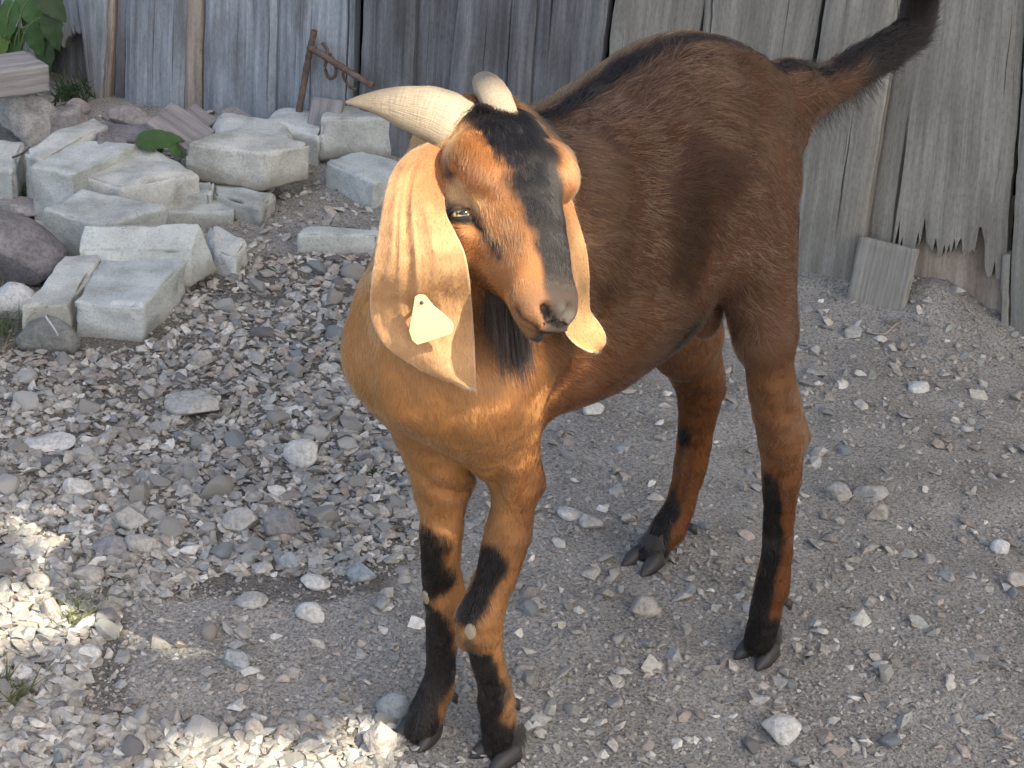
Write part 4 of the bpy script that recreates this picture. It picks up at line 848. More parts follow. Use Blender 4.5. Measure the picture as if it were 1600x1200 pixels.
# eyes with lids
t = NT('goat_eye'); v = t.coord('UV'); M_eye = t.m; t.base(t.attr('col'), .15, .35)
def eye(P, N, axis, r=.0132):
    c = P-N*.0112; N = N/np.linalg.norm(N); ax = axis-N*(axis@N); ax /= np.linalg.norm(ax); u2 = np.cross(N, ax)
    V, F = ico(4); q = V; col = np.tile(np.array([.05, .03, .02]), (len(q), 1)); f = q[:, 2]; rho = np.hypot(q[:, 0], q[:, 1])
    iris = (rho < .62) & (f > 0); col[iris] = np.array([.42, .34, .19]); ring = iris & (rho > .50); col[ring] = np.array([.10, .07, .035]); pu = (np.abs(q[:, 1]) < .14) & (np.abs(q[:, 0]) < .40) & (f > 0); col[pu] = .004
    W_ = c+r*(q[:, :1]*ax+q[:, 1:2]*u2+q[:, 2:]*N); e = obj('eye', mesh_np('eye', tow(W_)-GO, F, True, None, col), M_eye, goat)
    # lids: almond-edged shell round the ball
    n1, n2 = 36, 10; th = np.linspace(0, 2*math.pi, n1, endpoint=False); VV = []
    for k in range(n2):
        f_ = k/(n2-1); ex = .84+.52*f_; ey = .235+.97*f_
        x = np.cos(th)*ex; y = np.where(np.sin(th) > 0, np.sin(th)*ey*(.80 if f_ < .5 else .9), np.sin(th)*ey*.95); rr_ = np.minimum(np.hypot(x, y), 1.5); z = np.sqrt(np.maximum(1.13**2-np.minimum(rr_, 1.1)**2, 0.03))-np.maximum(rr_-1.05, 0)*.9
        VV.append(c+r*(x[:, None]*ax+y[:, None]*u2+(z*1.0+.02)[:, None]*N))
    near_ = np.where(np.linalg.norm(GV-P, axis=1) < .05)[0]
    for k in range(3, n2):
        for m_ in range(n1):
            d_ = GV[near_]-VV[k][m_]; d_ = d_-N*(d_@N)[:, None]*.9; s_ = GV[near_[np.argmin((d_**2).sum(1))]]+N*(.0009 if k < n2-2 else -.0012); f_ = min(1, (k-2)/4); VV[k][m_] = VV[k][m_]*(1-f_)+(VV[k][m_]-N*((VV[k][m_]-s_)@N))*f_
    VV = np.concatenate(VV); i, j = np.meshgrid(np.arange(n2-1), np.arange(n1), indexing='ij'); j2 = (j+1) % n1; Q = np.stack([i*n1+j, i*n1+j2, (i+1)*n1+j2, (i+1)*n1+j], -1).reshape(-1, 4)
    cl_ = np.repeat(np.linspace(0, 1, n2), n1)[:, None]; fl = VV.reshape(-1, 3); near2 = near_; cc_ = np.array([BODYC[near2[np.argmin(((GV[near2]-q_)**2).sum(1))]] for q_ in fl]); col = BLK*2*(1-sstep(.05, .38, cl_))+cc_*sstep(.05, .38, cl_)
    obj('eyelid', mesh_np('eyelid', tow(VV)-GO, Q, True, None, col), M_skin, e)
EA = (RIGHT*.97+UP*.10)@GM.T
eye(EYE_P, EYE_N*.75+(tog(EYE)-EYE_P)/np.linalg.norm(tog(EYE)-EYE_P)*.25, EA)
q2 = EYE_P-HP; m2 = q2-2*HS*(q2@HS); i2 = np.argmin(np.linalg.norm(GV-(HP+m2), axis=1)); eye(GV[i2], GN[i2], HA)
# hooves, dew claws, calluses
M_hoof = plain('hoof_horn', (.035, .033, .032), .55, .4); M_call = plain('bare_callus', (.28, .24, .175), .85, .1)
def claw(base, fwd, side, L=.044, w=.0205, h=.023):
    rows = [(-.012, .80, .55), (.0, 1.0, .9), (.4, 1.0, .85), (.7, .80, .62), (1.0, .16, .14)]; V = []; seg = 14; a = np.linspace(0, 2*math.pi, seg, endpoint=False)
    R_ = curve_pts(np.array(rows), 14)
    for x, ws, hs in R_:
        y = np.sign(np.cos(a))*np.abs(np.cos(a))**.7*w/2*ws; z = np.clip(np.sin(a), -.001, 1)**.8 if False else np.where(np.sin(a) > 0, np.abs(np.sin(a))**.8, 0)*h*hs
        V.append(base+fwd*(x*L)+side*(y[:, None]+0)+np.array([0, 0, 1.0])*z[:, None] if False else base[None]+fwd[None]*(x*L)+side[None]*y[:, None]+np.array([[0, 0, 1.0]])*z[:, None])
    n = len(R_); V = np.concatenate(V); i, j = np.meshgrid(np.arange(n-1), np.arange(seg), indexing='ij'); j2 = (j+1) % seg
    Q = np.stack([i*seg+j, (i+1)*seg+j, (i+1)*seg+j2, i*seg+j2], -1).reshape(-1, 4); V = np.concatenate([V, V[:seg].mean(0)[None], V[-seg:].mean(0)[None]]); k = np.arange(seg); k2 = (k+1) % seg
    return V, [Q, np.concatenate([np.stack([k, k2, np.full(seg, n*seg)], 1), np.stack([(n-1)*seg+k2, (n-1)*seg+k, np.full(seg, n*seg+1)], 1)])]
for nm, (cx, cy), (dx, dy), l in (('FR', (655, 1146), (.95, .30), lFR), ('FL', (778, 1180), (.97, -.05), lFL), ('RR', (1006, 880), (1.0, .1), lRR), ('RL', (1184, 1022), (.97, .1), lRL)):
    g = tog(on_ground(cx, cy)); f_ = np.array([dx, dy, 0]); f_ /= np.linalg.norm(f_); sd_ = np.array([-f_[1], f_[0], 0])
    for sg in (-1, 1):
        ff = f_+sd_*sg*.10; V, F = claw(g+sd_*sg*.0112-f_*.016+np.array([0, 0, -.002]), ff/np.linalg.norm(ff), sd_); obj('hoof', mesh_np('hoof', tow(V)-GO, F), M_hoof, goat)
hr, hd_, hl_ = [], [], []
for (cx, cy), (dx, dy), l in (((655, 1146), (.95, .30), lFR), ((778, 1180), (.97, -.05), lFL), ((1006, 880), (1.0, .1), lRR), ((1184, 1022), (.97, .1), lRL)):
    g = tog(on_ground(cx, cy)); f_ = np.array([dx, dy, 0]); f_ /= np.linalg.norm(f_); sd_ = np.array([-f_[1], f_[0], 0]); n = 1300; a_ = rng.uniform(-2.3, 2.3, n); dr_ = np.cos(a_)[:, None]*f_+np.sin(a_)[:, None]*sd_
    hr.append(g-f_*.019+dr_*.0090+np.array([0, 0, 1.0])*rng.uniform(.022, .040, n)[:, None]); hd_.append(dr_*.62+np.array([0, 0, -1.0])+f_*.2); hl_.append(rng.uniform(.010, .020, n))
hr, hd_, hl_ = np.concatenate(hr), np.concatenate(hd_), np.concatenate(hl_); tuft('hoof_hair', hr, hd_, hl_, np.tile(BLK*1.4, (len(hr), 1)), np.array([0, 0, -.05]), r0=.0003, k=5, spread=.12)
for (cx, cy, l) in ((708, 1088, lFR), (806, 1098, lFL), (1084, 826, lRR), (1232, 942, lRL)):
    p = leg_at(cx, cy, l); V, F = sweep([p+np.array([.008, 0, .006]), p, p+np.array([-.006, 0, -.012])], [.0055, .0055, .002], 10); obj('dewclaw', mesh_np('dewclaw', tow(V)-GO, F), M_hoof, goat)
for cx, cy, rr in ((735, 986, .0085), (667, 932, .0080)):
    p, n_ = surf(cx, cy); V, F = I3; u_ = np.cross(n_, [0, 0, 1.0]); u_ /= np.linalg.norm(u_); w_ = np.cross(u_, n_)
    Q = p+rr*(V[:, :1]*u_*.75+V[:, 1:2]*w_*1.1)+n_*(.0022*V[:, 2:]+.0008); Q = Q+n_*(fbm(Q, 300, 2, 1)*.0006)[:, None]; obj('knee_callus', mesh_np('knee_callus', tow(Q)-GO, F), M_call, goat)
# ---------------------------------------------------------------- stones in the gravel
M_bluegr = rock_mat('blue_grey_stone', (.215, .235, .24), (.315, .335, .345), 40); M_lightgr = rock_mat('light_grey_stone', (.39, .385, .36), (.54, .53, .50), 40)
M_tan = rock_mat('tan_stone', (.28, .255, .225), (.39, .365, .33), 40); M_purp = rock_mat('purple_grey_stone', (.165, .16, .165), (.255, .25, .255), 40); M_grey = rock_mat('plain_grey_stone', (.27, .265, .243), (.39, .382, .355), 40)
NOTABLE = [((251, 606), (340, 656), 'large flat grey stone on the gravel left of the goat chest', M_grey, 8), ((440, 678), (497, 733), 'smooth rounded grey stone in the middle of the gravel', M_lightgr, 4),
 ((172, 781), (232, 828), 'square light grey stone in the gravel at the left', M_grey, 6), ((140, 832), (196, 872), 'dark rounded grey stone just below the square light stone', M_purp, 6), ((195, 826), (242, 870), 'blocky grey stone touching the dark rounded stone', M_grey, 9),
 ((95, 738), (142, 777), 'pale angular stone at the left of the gravel', M_lightgr, 9), ((30, 674), (112, 708), 'long pale stone at the far left of the gravel', M_lightgr, 8), ((408, 783), (468, 843), 'dark purple triangular stone left of the front legs', M_purp, 12),
 ((344, 785), (402, 834), 'flat slanting grey stone beside the dark triangular stone', M_grey, 10), ((460, 933), (508, 970), 'light speckled stone on the bare dirt left of the knee', M_lightgr, 7), ((467, 894), (515, 922), 'rectangular pale stone above the light speckled stone', M_lightgr, 9),
 ((345, 1007), (390, 1047), 'single blue grey stone on bare dirt near the bottom', M_bluegr, 7), ((365, 922), (417, 950), 'thin pointed grey stone on the dirt left of the speckled stone', M_grey, 11), ((120, 1003), (158, 1032), 'whitish stone below the sunlit patch at the left', M_lightgr, 7),
 ((433, 855), (468, 892), 'small greenish blue stone at the edge of the dirt', M_bluegr, 9), ((540, 872), (588, 912), 'blue grey wedge stone beside the right foreleg', M_bluegr, 10), ((292, 538), (332, 575), 'cube shaped grey stone in front of the concrete blocks', M_grey, 9),
 ((585, 1074), (641, 1128), 'smooth egg shaped stone behind the front hoof at the bottom', M_bluegr, 3), ((563, 1122), (618, 1182), 'sunlit pale stone at the bottom beside the front hoof', M_tan, 8), ((1189, 1110), (1252, 1164), 'pale stone near the bottom right corner', M_lightgr, 7),
 ((984, 924), (1034, 964), 'tan rounded stone between front and rear hooves', M_tan, 4), ((1290, 748), (1331, 782), 'pointed grey stone right of the rear leg', M_grey, 10), ((1334, 751), (1389, 785), 'rounded grey stone next to the pointed stone', M_grey, 4),
 ((1352, 780), (1387, 814), 'square stone below the rounded grey stone', M_tan, 9), ((1547, 838), (1578, 864), 'white stone at the right edge of the yard', M_white, 7), ((1571, 888), (1612, 920), 'tan stone cut by the right edge of the picture', M_tan, 7),
 ((869, 790), (910, 812), 'flat pale stone behind the left foreleg', M_lightgr, 9), ((903, 796), (942, 828), 'angular grey stone touching the flat pale stone', M_grey, 10), ((910, 623), (944, 650), 'pale stone in the shade under the belly', M_lightgr, 8), ((1418, 592), (1452, 614), 'small whitish stone near the broken board piece', M_white, 7),
 ((318, 505), (346, 528), 'flat dark stone lying in the dust by the board piece', M_grey, 10) if False else ((1318, 506), (1346, 529), 'flat grey stone lying in the dust by the board piece', M_grey, 10),
 ((110, 880), (160, 915), 'sunlit tan pebble on top of the bright patch', M_tan, 3), ((40, 890), (78, 920), 'sunlit round pebble at the left of the bright patch', M_tan, 3), ((60, 930), (100, 972), 'large sunlit stone in the middle of the bright patch', M_tan, 6), ((380, 1115), (412, 1150), 'tan stone at the top of the bottom bright patch', M_tan, 5), ((490, 1172), (530, 1206), 'sunlit stone cut by the bottom edge', M_tan, 5)]
for k, (a_, b_, lab, m_, pl) in enumerate(NOTABLE):
    rock(a_, b_, lab, name='stone', cat='stone', m=m_, seed=200+k, planes=pl, rough=.05, tilt=rng.uniform(-.2, .2), group='larger stones lying in the yard')

def in_poly(x, y, P):
    P = np.asarray(P, float); r = np.zeros(len(x), bool); n = len(P)
    for i in range(n):
        x0, y0 = P[i]; x1, y1 = P[(i+1) % n]; c = ((y0 > y) != (y1 > y)) & (x < (x1-x0)*(y-y0)/(y1-y0+1e-9)+x0); r ^= c
    return r
GRAVEL = [(-200, 560), (230, 545), (330, 400), (590, 400), (600, 560), (680, 760), (640, 870), (520, 900), (330, 900), (200, 960), (160, 1010), (120, 1110), (240, 1130), (620, 1120), (640, 1230), (-250, 1260)]
def sample_px(n, dens, x0=-150, x1=1700, y0=350, y1=1290):
    out = []
    while len(out) < n:
        x, y = rng.uniform(x0, x1, 4*n), rng.uniform(y0, y1, 4*n); k = rng.random(4*n) < dens(x, y); out += list(zip(x[k], y[k]))
    return np.array(out[:n])
def dens_big(x, y): return np.where(in_poly(x, y, GRAVEL), 1.0, .11)*np.where(y > 480, 1, .7)
cand = sample_px(5000, dens_big, 0, 1600, 400, 1200); chosen = []
occupied = [((a_[0]+b_[0])/2, (a_[1]+b_[1])/2, (b_[0]-a_[0])*.5) for a_, b_, *_ in NOTABLE]
for x, y in cand:
    g_ = in_poly(np.array([x]), np.array([y]), GRAVEL)[0]; sz = float(np.clip(rng.lognormal(math.log(25 if g_ else 17), .36), 12, 50))
    if all((x-a_)**2+((y-b_)*1.4)**2 > (.47*(sz/2+c_)+4)**2*1.7 for a_, b_, c_ in occupied):
        occupied.append((x, y, sz/2)); chosen.append((x, y, sz))
    if len(chosen) >= 262: break
TEMPL = []
for k in range(20):
    sh = ('angular', 'flat', 'blocky', 'angular', 'rounded')[k % 5]; V = rock_shape(400+k, I3, {'rounded': 6, 'angular': 18, 'flat': 12, 'blocky': 10}[sh], .05 if sh == 'rounded' else .025)
    me = mesh_np('loose_stone', V, I3[1], sh == 'rounded'); me.materials.append(M_grey)
    if sh != 'rounded': me.polygons.foreach_set('use_smooth', np.ones(len(me.polygons), bool)); me.set_sharp_from_angle(angle=math.radians(24))
    TEMPL.append((sh, me))
COLS = [('grey', M_grey)]*5+[('bluish', M_bluegr)]*2+[('tan', M_tan)]*2+[('dark', M_purp)]*1+[('pale', M_lightgr)]*4
MARKS_G = [(((a_[0]+b_[0])/2, (a_[1]+b_[1])/2), 'the '+lab.split(' in the ')[0].split(' on the ')[0].split(' lying ')[0].split(' at the ')[0].split(' beside ')[0].split(' near ')[0].split(' with ')[0].split(' of the ')[0].split(' touching ')[0].split(' next ')[0].split(' behind ')[0].split(' between ')[0].split(' cut ')[0].split(' left ')[0].split(' right ')[0].split(' just ')[0].split(' above ')[0].split(' below ')[0]) for a_, b_, lab, *_ in NOTABLE]
_cnt = {}
for p_, l_ in MARKS_G: _cnt[l_] = _cnt.get(l_, 0)+1
MARKS_G = [(p_, l_) for p_, l_ in MARKS_G if _cnt[l_] == 1]+[((668, 1160), "the goat's right front hoof"), ((780, 1190), "the goat's left front hoof"), ((1010, 885), "the goat's far rear hoof"), ((1185, 1035), "the goat's near rear hoof"), ((170, 530), 'the long front concrete block'), ((1385, 470), 'the broken board piece'), ((1570, 560), 'the narrow board strip'), ((535, 410), 'the small concrete block lying alone'), ((575, 742), 'the tiny dark weed'), ((8, 1092), 'the green grass tuft'), ((128, 950), 'the sunlit grass')]
proto = None; used = {}
for k, (x, y, sz) in enumerate(chosen):
    sh, me = TEMPL[k % 20]; cn, cm = COLS[int(rng.integers(len(COLS)))]; g = on_ground(x, y); w = sz*proj(g)[2]/FPX
    o = bpy.data.objects.new('loose_stone', me) if proto is None else proto.copy()
    o.data = me; C.objects.link(o); o.material_slots[0].link = 'OBJECT'; o.material_slots[0].material = cm; proto = proto or o
    asp = rng.uniform(.6, .95); hh = w*(rng.uniform(.18, .26) if sh == 'flat' else rng.uniform(.30, .50))
    o.scale = (w/2*1.1, w/2*asp*1.1, hh); o.rotation_euler = (rng.normal(0, .22), rng.normal(0, .22), rng.uniform(0, 6.28)); o.location = (g[0], g[1], g[2]+hh*.42)
    dd = [math.hypot(x-p_[0], (y-p_[1])*1.2) for p_, _ in MARKS_G]; order = np.argsort(dd); lab = None
    for m_ in order[:4]:
        (mx, my), ln_ = MARKS_G[m_]; dx_, dy_ = x-mx, y-my
        rel = ('left of' if dx_ < 0 else 'right of') if abs(dx_) > abs(dy_) else ('behind' if dy_ < 0 else 'in front of')
        size_ = 'larger' if sz > 30 else 'middling' if sz > 21 else 'small'; dist_ = 'close ' if dd[m_] < 45 else '' if dd[m_] < 110 else 'well '
        lab = f'{size_} {sh} {cn} stone {dist_}{rel} {ln_}'
        if lab not in used: break
    used[lab] = 1; tag(o, lab, 'stone', 'small loose stones in the gravel')

# the uncounted rest: shale chips and grit
HULLS = []
for k in range(18):
    r = np.random.default_rng(900+k); P = r.normal(size=(int(r.integers(9, 13)), 3)); P /= np.linalg.norm(P, axis=1, keepdims=True)**.7; HULLS.append(convex(P*np.array([1, r.uniform(.55, .9), r.uniform(.40, .75)])))
def chips(name, pos, size, flat, label, seed, tint=1.0, mat=None, even=0.0):
    r = np.random.default_rng(seed); VV = []; FF = []; CC = []; n0 = 0; which = r.integers(0, len(HULLS), len(pos))
    pal = np.array([(.225, .215, .19), (.285, .275, .25), (.20, .198, .185), (.36, .35, .32), (.25, .22, .19), (.215, .22, .21), (.31, .295, .26), (.18, .165, .15), (.45, .44, .41)]); pw = np.array([.2, .18, .14, .10, .12, .1, .08, .05, .03])
    for h in range(len(HULLS)):
        idx = np.where(which == h)[0]; V, F = HULLS[h]; m = len(idx)
        if not m: continue
        a = r.uniform(0, 2*np.pi, m); tx, ty = r.normal(0, .28, m), r.normal(0, .28, m); ca, sa = np.cos(a), np.sin(a); s = size[idx]
        P = V[None]*s[:, None, None]; P = P*np.array([1, 1, 1.0]); X = P[..., 0]*ca[:, None]-P[..., 1]*sa[:, None]; Y = P[..., 0]*sa[:, None]+P[..., 1]*ca[:, None]; Z = P[..., 2]*flat+X*tx[:, None]+Y*ty[:, None]
        Q = np.stack([X, Y, Z], -1)+pos[idx][:, None]; VV.append(Q.reshape(-1, 3)); FF.append((F[None]+(np.arange(m)*len(V))[:, None, None]+n0).reshape(-1, 3)); n0 += m*len(V)
        c = pal[r.choice(len(pal), m, p=pw/pw.sum())]*r.uniform(.86, 1.14, (m, 1))*(1-even)*tint*1.16+np.array([.30, .285, .26])*even; CC.append(np.repeat(c, len(V), 0))
    o = obj(name, mesh_np(name, np.concatenate(VV), np.concatenate(FF), False, None, np.concatenate(CC)), mat or M_chip); tag(o, label, None, None, 'stuff'); return o
t = NT('shale_chips'); t.base(t.mix(1.0, t.attr('col'), t.ramp(t.noise(t.coord('Object'), 190, 4, .65), [(.3, .72), (.5, 1.0), (.72, 1.25)]), 'MULTIPLY'), .88, .2); t.bump(t.noise(t.coord('Object'), 300, 3, .7), .4, .002); M_chip = t.m
def place(px, sink, size):
    P = np.array([gnd(x, y) for x, y in px]); Z = ground_h(P[:, 0], P[:, 1]); P = np.array([gnd(x, y, z) for (x, y), z in zip(px, Z)]); P[:, 2] = ground_h(P[:, 0], P[:, 1])+size*sink; return P
def dens_mid(x, y): return np.where(in_poly(x, y, GRAVEL), 1.0, .075+.08*(y < 640)*(x > 900))
n = 12500; px = sample_px(n, dens_mid); sz = np.clip(rng.lognormal(math.log(.0066), .42, n), .0025, .0135); chips('gravel', place(px, .18, sz), sz, .8, 'grey shale gravel covering the left side of the yard', 11)
n = 36000; px = sample_px(n, lambda x, y: np.where(in_poly(x, y, GRAVEL), .8, .55+.45*(vnoise(np.stack([x/90, y/45, x*0], -1), 1.0, 5) > -.1))); sz = np.clip(rng.lognormal(math.log(.0019), .45, n), .0009, .0050)
chips('grit', place(px, .10, sz), sz, .75, 'fine grey stone grit trodden into the dirt of the yard', 12, even=.62)
n = 1500; px = sample_px(n, lambda x, y: (y < 420+.0*x).astype(float), 150, 900, 180, 420); sz = np.clip(rng.lognormal(math.log(.006), .4, n), .003, .016); chips('rubble', place(px, .18, sz), sz, .8, 'small stone rubble between the concrete blocks', 13)
# twig by the board piece
tw = np.array([on_ground(x, y, .004) for x, y in ((1352, 518), (1380, 522), (1398, 508), (1418, 492))]); V, F = sweep(curve_pts(tw-tw[0], 16), np.linspace(.002, .001, 16), 6)
tag(obj('twig', mesh_np('twig', V, F), plain('dry_twig', (.30, .27, .23), .8), None, tuple(tw[0])), 'thin dry twig lying in the dust below the broken board piece', 'twig')
tw = np.array([on_ground(x, y, .09) for x, y in ((20, 246), (34, 240), (46, 231))]); V, F = sweep(curve_pts(tw-tw[0], 12), np.linspace(.0025, .0018, 12), 6)
tag(obj('twig', mesh_np('twig', V, F), plain('dark_twig', (.09, .075, .065), .8), None, tuple(tw[0])), 'short dark twig between the whitish block and the long narrow block', 'twig')
# ---------------------------------------------------------------- plants
def leaf_mat(name, c0, c1, trans=.35):
    t = NT(name); v = t.coord('Object'); cc = t.mix(t.noise(v, 40, 4, .6), c0, c1); cc = t.mix(1.0, cc, t.ramp(t.rnd(), [(0, .75), (1, 1.2)]), 'MULTIPLY'); t.base(cc, .55, .35); t.bump(t.noise(v, 180, 3, .6), .4, .002)
    tr = t.n('ShaderNodeBsdfTranslucent'); t.l(cc, tr.inputs[0]); ms = t.n('ShaderNodeMixShader'); ms.inputs[0].default_value = trans; t.l(t.b.outputs[0], ms.inputs[1]); t.l(tr.outputs[0], ms.inputs[2]); t.l(ms.outputs[0], t.out.inputs['Surface']); return t.m
M_leaf = leaf_mat('green_leaf', (.045, .10, .03), (.085, .17, .05)); M_leafd = leaf_mat('dark_green_leaf', (.03, .055, .025), (.06, .10, .04)); M_leafb = leaf_mat('bright_green_leaf', (.11, .19, .035), (.17, .26, .05)); M_stem = plain('green_stem', (.10, .14, .06), .6)
M_grassm = leaf_mat('grass_blade', (.09, .12, .04), (.16, .19, .08))
def leaf(parent, base, d, up, L, Wd, m, o0, bend=.35, fold=.18, heart=.0, name='leaf', seed=0):
    d = np.asarray(d, float); d /= np.linalg.norm(d); up = np.asarray(up, float); up = up-d*(up@d); up /= np.linalg.norm(up); s = np.cross(d, up); nu, nv = 7, 12; V = []
    for j in range(nv):
        x = j/(nv-1); w = Wd*(math.sin(math.pi*min(1, x**.75*.97+.03)))**.8*(1-.25*x)
        for i in range(nu):
            u = 2*i/(nu-1)-1; V.append(np.asarray(base)+d*(L*x-heart*L*abs(u)*(1-x)**4)+s*u*w*(1+.06*math.sin(j*2.4+seed))+up*(-bend*L*x*x+fold*abs(u)*w+.03*L*math.sin(j*1.7+seed)*abs(u)))
    j, i = np.meshgrid(np.arange(nv-1), np.arange(nu-1), indexing='ij'); a = (j*nu+i).ravel(); Q = np.stack([a, a+1, a+nu+1, a+nu], 1); obj(name, mesh_np(name, np.array(V)-o0, Q), m, parent)
def stem(parent, pts, rad, o0, m=None):
    P = curve_pts(np.array(pts)-o0, 10); V, F = sweep(P, np.linspace(rad, rad*.6, 10), 6); obj('stem', mesh_np('stem', V, F), m or M_stem, parent)
# broad-leaved plant in the corner
g0 = np.array(wall_pt(28, 150, .10)); g0[2] = 0; pl = empty('leafy_plant', tuple(g0)); tag(pl, 'broad leaved green plant at the top left corner by the wall', 'plant')
for k, (x, y, dx, dy, L, m) in enumerate([(52, 12, .3, -1, .10, M_leafd), (72, 55, .15, -1, .095, M_leafd), (30, 48, -.2, -1, .085, M_leaf), (12, 55, -.4, -1, .07, M_leafb), (5, 20, -.6, -.7, .09, M_leafb), (38, -5, .6, -.6, .09, M_leaf), (20, 5, -.1, -1, .10, M_leaf), (62, -20, .7, -.5, .10, M_leafd), (-12, 60, -.3, -1, .09, M_leaf), (-25, 15, -.6, -.7, .11, M_leafb), (48, 38, .5, -.8, .08, M_leaf), (78, 20, .4, -1, .09, M_leafd), (22, 32, -.7, -.6, .08, M_leaf), (0, -25, -.3, -.7, .1, M_leafb)]):
    b = wall_pt(x, y, .085+.012*(k % 4)); leaf(pl, b, RIGHT*dx+np.array([0, 0, dy])+WN*.45, WN*.7+np.array([0, 0, .7]), L*.85, L*.30, m, g0, .25, .15, .12, seed=k); stem(pl, [g0+np.array([.01*math.sin(k), 0, .02]), (g0+b)/2+WN*.02+np.array([0, 0, .06]), b], .0022, g0)
# dock
g0 = gnd(252, 240, .06); dk = empty('dock_plant', tuple(g0)); tag(dk, 'low dock plant with broad shiny leaf among the concrete blocks', 'plant')
for k, (x, y, dx, dy, L) in enumerate([(214, 222, 1, .10, .085), (246, 214, .9, -.1, .05), (262, 226, .6, -.5, .04), (240, 232, -.8, .2, .03)]):
    b = gnd(x, y, .105); leaf(dk, b, RIGHT*dx+np.array([0, .1, 0])+np.array([0, 0, dy]), np.array([0, -.55, .8]), L, L*.30, M_leaf, g0, .15, .12, .05, seed=k+30); stem(dk, [g0, (g0+b)/2+np.array([0, 0, .01]), b], .0016, g0)
def tuft_thing(name, px, n, hgt, spread, label, m, lean=(0, 0, 0), wd=.0016, seed=0, z=0.0):
    g = on_ground(*px) if not z else gnd(px[0], px[1], z); r = np.random.default_rng(seed); V = []; Q = []
    for k in range(n):
        b = np.array([r.normal(0, spread*.35), r.normal(0, spread*.35), -.003]); d = np.array([r.normal(0, .5), r.normal(0, .5), 1.0])+np.array(lean); d /= np.linalg.norm(d); L = hgt*r.uniform(.5, 1.1); s = np.cross(d, r.normal(size=3)); s /= np.linalg.norm(s); i0 = len(V); bend = np.array([d[0], d[1], -.3])*r.uniform(.2, .7)
        for j in range(5):
            x = j/4; c = b+d*L*x+bend*L*x*x; w = wd*(1-x**1.5)+.0001; V += [c-s*w, c+s*w]
        for j in range(4): Q.append([i0+2*j, i0+2*j+1, i0+2*j+3, i0+2*j+2])
    o = obj(name, mesh_np(name, np.array(V), np.array(Q)), m, None, tuple(g)); tag(o, label, 'grass' if 'grass' in name else 'weed'); return o
tuft_thing('grass_tuft', (8, 1092), 70, .050, .035, 'green grass tuft at the left edge near the bottom', M_grassm, seed=1)
tuft_thing('grass_tuft', (128, 958), 60, .036, .045, 'sparse grass growing through the sunlit stones', M_grassm, (.2, 0, 0), seed=2, wd=.0012)
tuft_thing('grass_tuft', (172, 916), 18, .030, .015, 'thin grass sprig at the tip of the sunlit patch', M_grassm, (.6, 0, 0), seed=3, wd=.0012)
tuft_thing('weed', (575, 742), 26, .022, .022, 'tiny dark weed in the gravel beside the goat chest', M_leafd, seed=4, wd=.0014)
tuft_thing('weed', (118, 152), 90, .075, .07, 'dark grassy weed in the hollow under the broken board', M_leafd, seed=5, wd=.002)
tuft_thing('weed', (50, 306), 50, .028, .045, 'low mossy weed between the blocks and the dark boulder', M_leafd, seed=6, wd=.0025)
tuft_thing('weed', (10, 520), 60, .075, .035, 'feathery pale weed beside the dark veined stone', leaf_mat('pale_weed', (.14, .18, .09), (.22, .26, .15)), (.1, 0, .2), seed=7, wd=.0011)
tuft_thing('weed', (-10, 560), 40, .04, .05, 'dry brown weed under the feathery weed at the left edge', plain('dry_weed', (.17, .13, .08), .8), (.3, 0, 0), seed=8, wd=.0012)
# added unseen tree that blocks the sun; leaves left out where sunlight should fall
SX = np.cross(SUN_DIR, [0, 0, 1.0]); SX /= np.linalg.norm(SX); SY = np.cross(SX, SUN_DIR)
def sp(P): return np.stack([np.asarray(P)@SX, np.asarray(P)@SY], -1)
LIT_G = [(545, 150), (700, 120), (790, 112), (835, 180), (895, 250), (925, 400), (950, 550), (872, 560), (866, 660), (846, 760), (815, 880), (792, 960), (730, 960), (655, 860), (648, 770), (560, 640), (545, 560), (575, 300)]
olo = sp(GW).min(0)-.1; occ_ = np.zeros((400, 400), bool); oi = ((sp(GW)-olo)/.008).astype(int); occ_[oi[:, 0].clip(0, 399), oi[:, 1].clip(0, 399)] = True
gx_, gy_ = np.meshgrid(np.arange(540, 955, 14), np.arange(112, 1012, 14)); gx_, gy_ = gx_.ravel(), gy_.ravel(); k = in_poly(gx_, gy_, LIT_G); L3 = list(EP[::5, ::6].reshape(-1, 3))+[dep(x, y, 1.5) for x, y in ((560, 160), (600, 160), (650, 170), (690, 180), (765, 140))]
for x, y in zip(gx_[k], gy_[k]):
    d = np.hypot(gpx-x, gpy-y); kk = np.where((d < 5) & gfront)[0]
    if not len(kk): continue
    i = kk[np.argmin(gpz[kk])]; c_ = sp(GW[i][None])[0]
    if GV[i, 2] < .60 and not all(occ_[tuple(np.clip(((c_+.038*np.array([math.cos(a_), math.sin(a_)])-olo)/.008).astype(int), 0, 399))] for a_ in np.linspace(0, 6.28, 9)): continue
    L3.append(GW[i])
LIT_P = [[(-60, 926), (90, 922), (150, 926), (148, 940), (105, 972), (45, 1008), (-60, 1040)], [(262, 1172), (340, 1162), (452, 1168), (458, 1230), (264, 1230)], [(570, 1142), (602, 1138), (606, 1185), (540, 1230), (480, 1230)]]
for P in LIT_P:
    gx_, gy_ = np.meshgrid(np.arange(-60, 640, 14), np.arange(880, 1231, 14)); gx_, gy_ = gx_.ravel(), gy_.ravel(); k = in_poly(gx_, gy_, P); L3 += [gnd(x, y) for x, y in zip(gx_[k], gy_[k])]
L2 = sp(np.array(L3)); FR_ = [gnd(-60, 1260), gnd(1660, 1260), wall_pt(-60, -60), wall_pt(1660, -60), gnd(1660, 600), gnd(-60, 500)]; F2 = sp(np.array(FR_)); FL_, FH_ = F2.min(0)-.35, F2.max(0)+.35; 
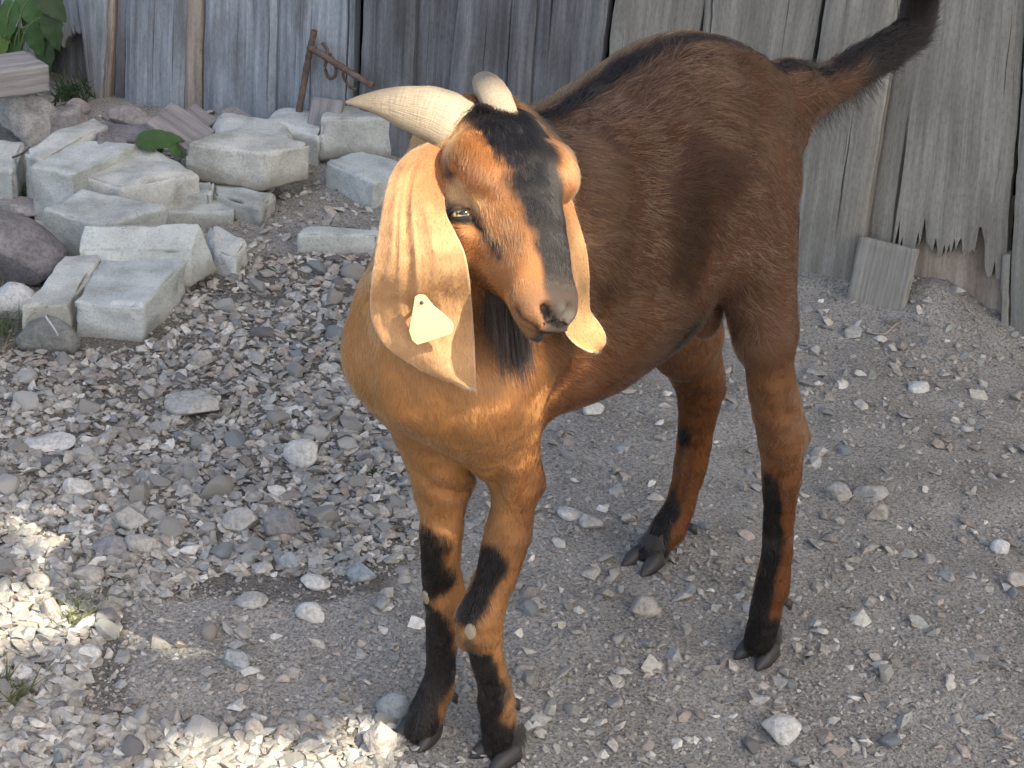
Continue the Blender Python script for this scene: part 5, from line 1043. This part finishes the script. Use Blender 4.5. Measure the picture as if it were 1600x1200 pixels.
CC0 = SX*(FL_[0]+FH_[0])/2+SY*(FL_[1]+FH_[1])/2+SUN_DIR*(4.2+np.array([0, 2.1, .25])@SUN_DIR); NL = 21000; r = np.random.default_rng(77)
lp = r.normal(size=(NL, 3)); lp /= np.linalg.norm(lp, axis=1, keepdims=True); lp *= (r.random(NL)**.42)[:, None]; 
Rot = np.stack([SX, SY, SUN_DIR]); lp = CC0+(lp*np.array([(FH_[0]-FL_[0])*.62, (FH_[1]-FL_[1])*.62, .9]))@Rot; ls = np.where(r.random(NL) < .45, r.uniform(.022, .035, NL), r.uniform(.045, .075, NL))
q = sp(lp); dmin = np.full(NL, 9.0)
for i in range(0, len(L2), 64): dmin = np.minimum(dmin, np.sqrt(((q[:, None]-L2[None, i:i+64])**2).sum(-1)).min(1))
kp = (dmin > ls*0.72) & (lp[:, 2] > 1.9); lp, ls = lp[kp], ls[kp]; n = len(lp)
ax_ = r.normal(size=(n, 3))*.55+SUN_DIR; ax_ /= np.linalg.norm(ax_, axis=1, keepdims=True); u_ = np.cross(ax_, r.normal(size=(n, 3))); u_ /= np.linalg.norm(u_, axis=1, keepdims=True); v_ = np.cross(ax_, u_)
shape = np.array([(-1, 0), (-.45, .62), (.3, .6), (1, 0), (.3, -.6), (-.45, -.62)]); V = lp[:, None]+ls[:, None, None]*(shape[None, :, :1]*u_[:, None]+shape[None, :, 1:]*v_[:, None]); i0 = np.arange(n)*6
Q = np.concatenate([np.stack([i0, i0+1, i0+2, i0+3], 1), np.stack([i0, i0+3, i0+4, i0+5], 1)]); tb = np.array([CC0[0]+.9, CC0[1]-.9, 0]); tree = empty('sun_blocker_tree', tuple(tb)); tag(tree, 'added unseen tree with leaves shaped to block sun from goat and gravel', 'tree')
obj('blocker_crown', mesh_np('blocker_crown', V.reshape(-1, 3)-tb, Q, False), leaf_mat('blocker_leaf', (.05, .085, .03), (.08, .12, .045), .25), tree)
M_bark = rock_mat('bark', (.08, .065, .05), (.17, .14, .11), 18); tr_ = [tb+[0, 0, -.1], tb+[.05, .03, 1.2], tb+[-.02, .1, 2.4], tb+[-.3, .35, 4.4]]; V, F = sweep(curve_pts(np.array(tr_)-tb, 24), np.linspace(.16, .07, 24), 14); obj('blocker_trunk', mesh_np('blocker_trunk', V, F), M_bark, tree)
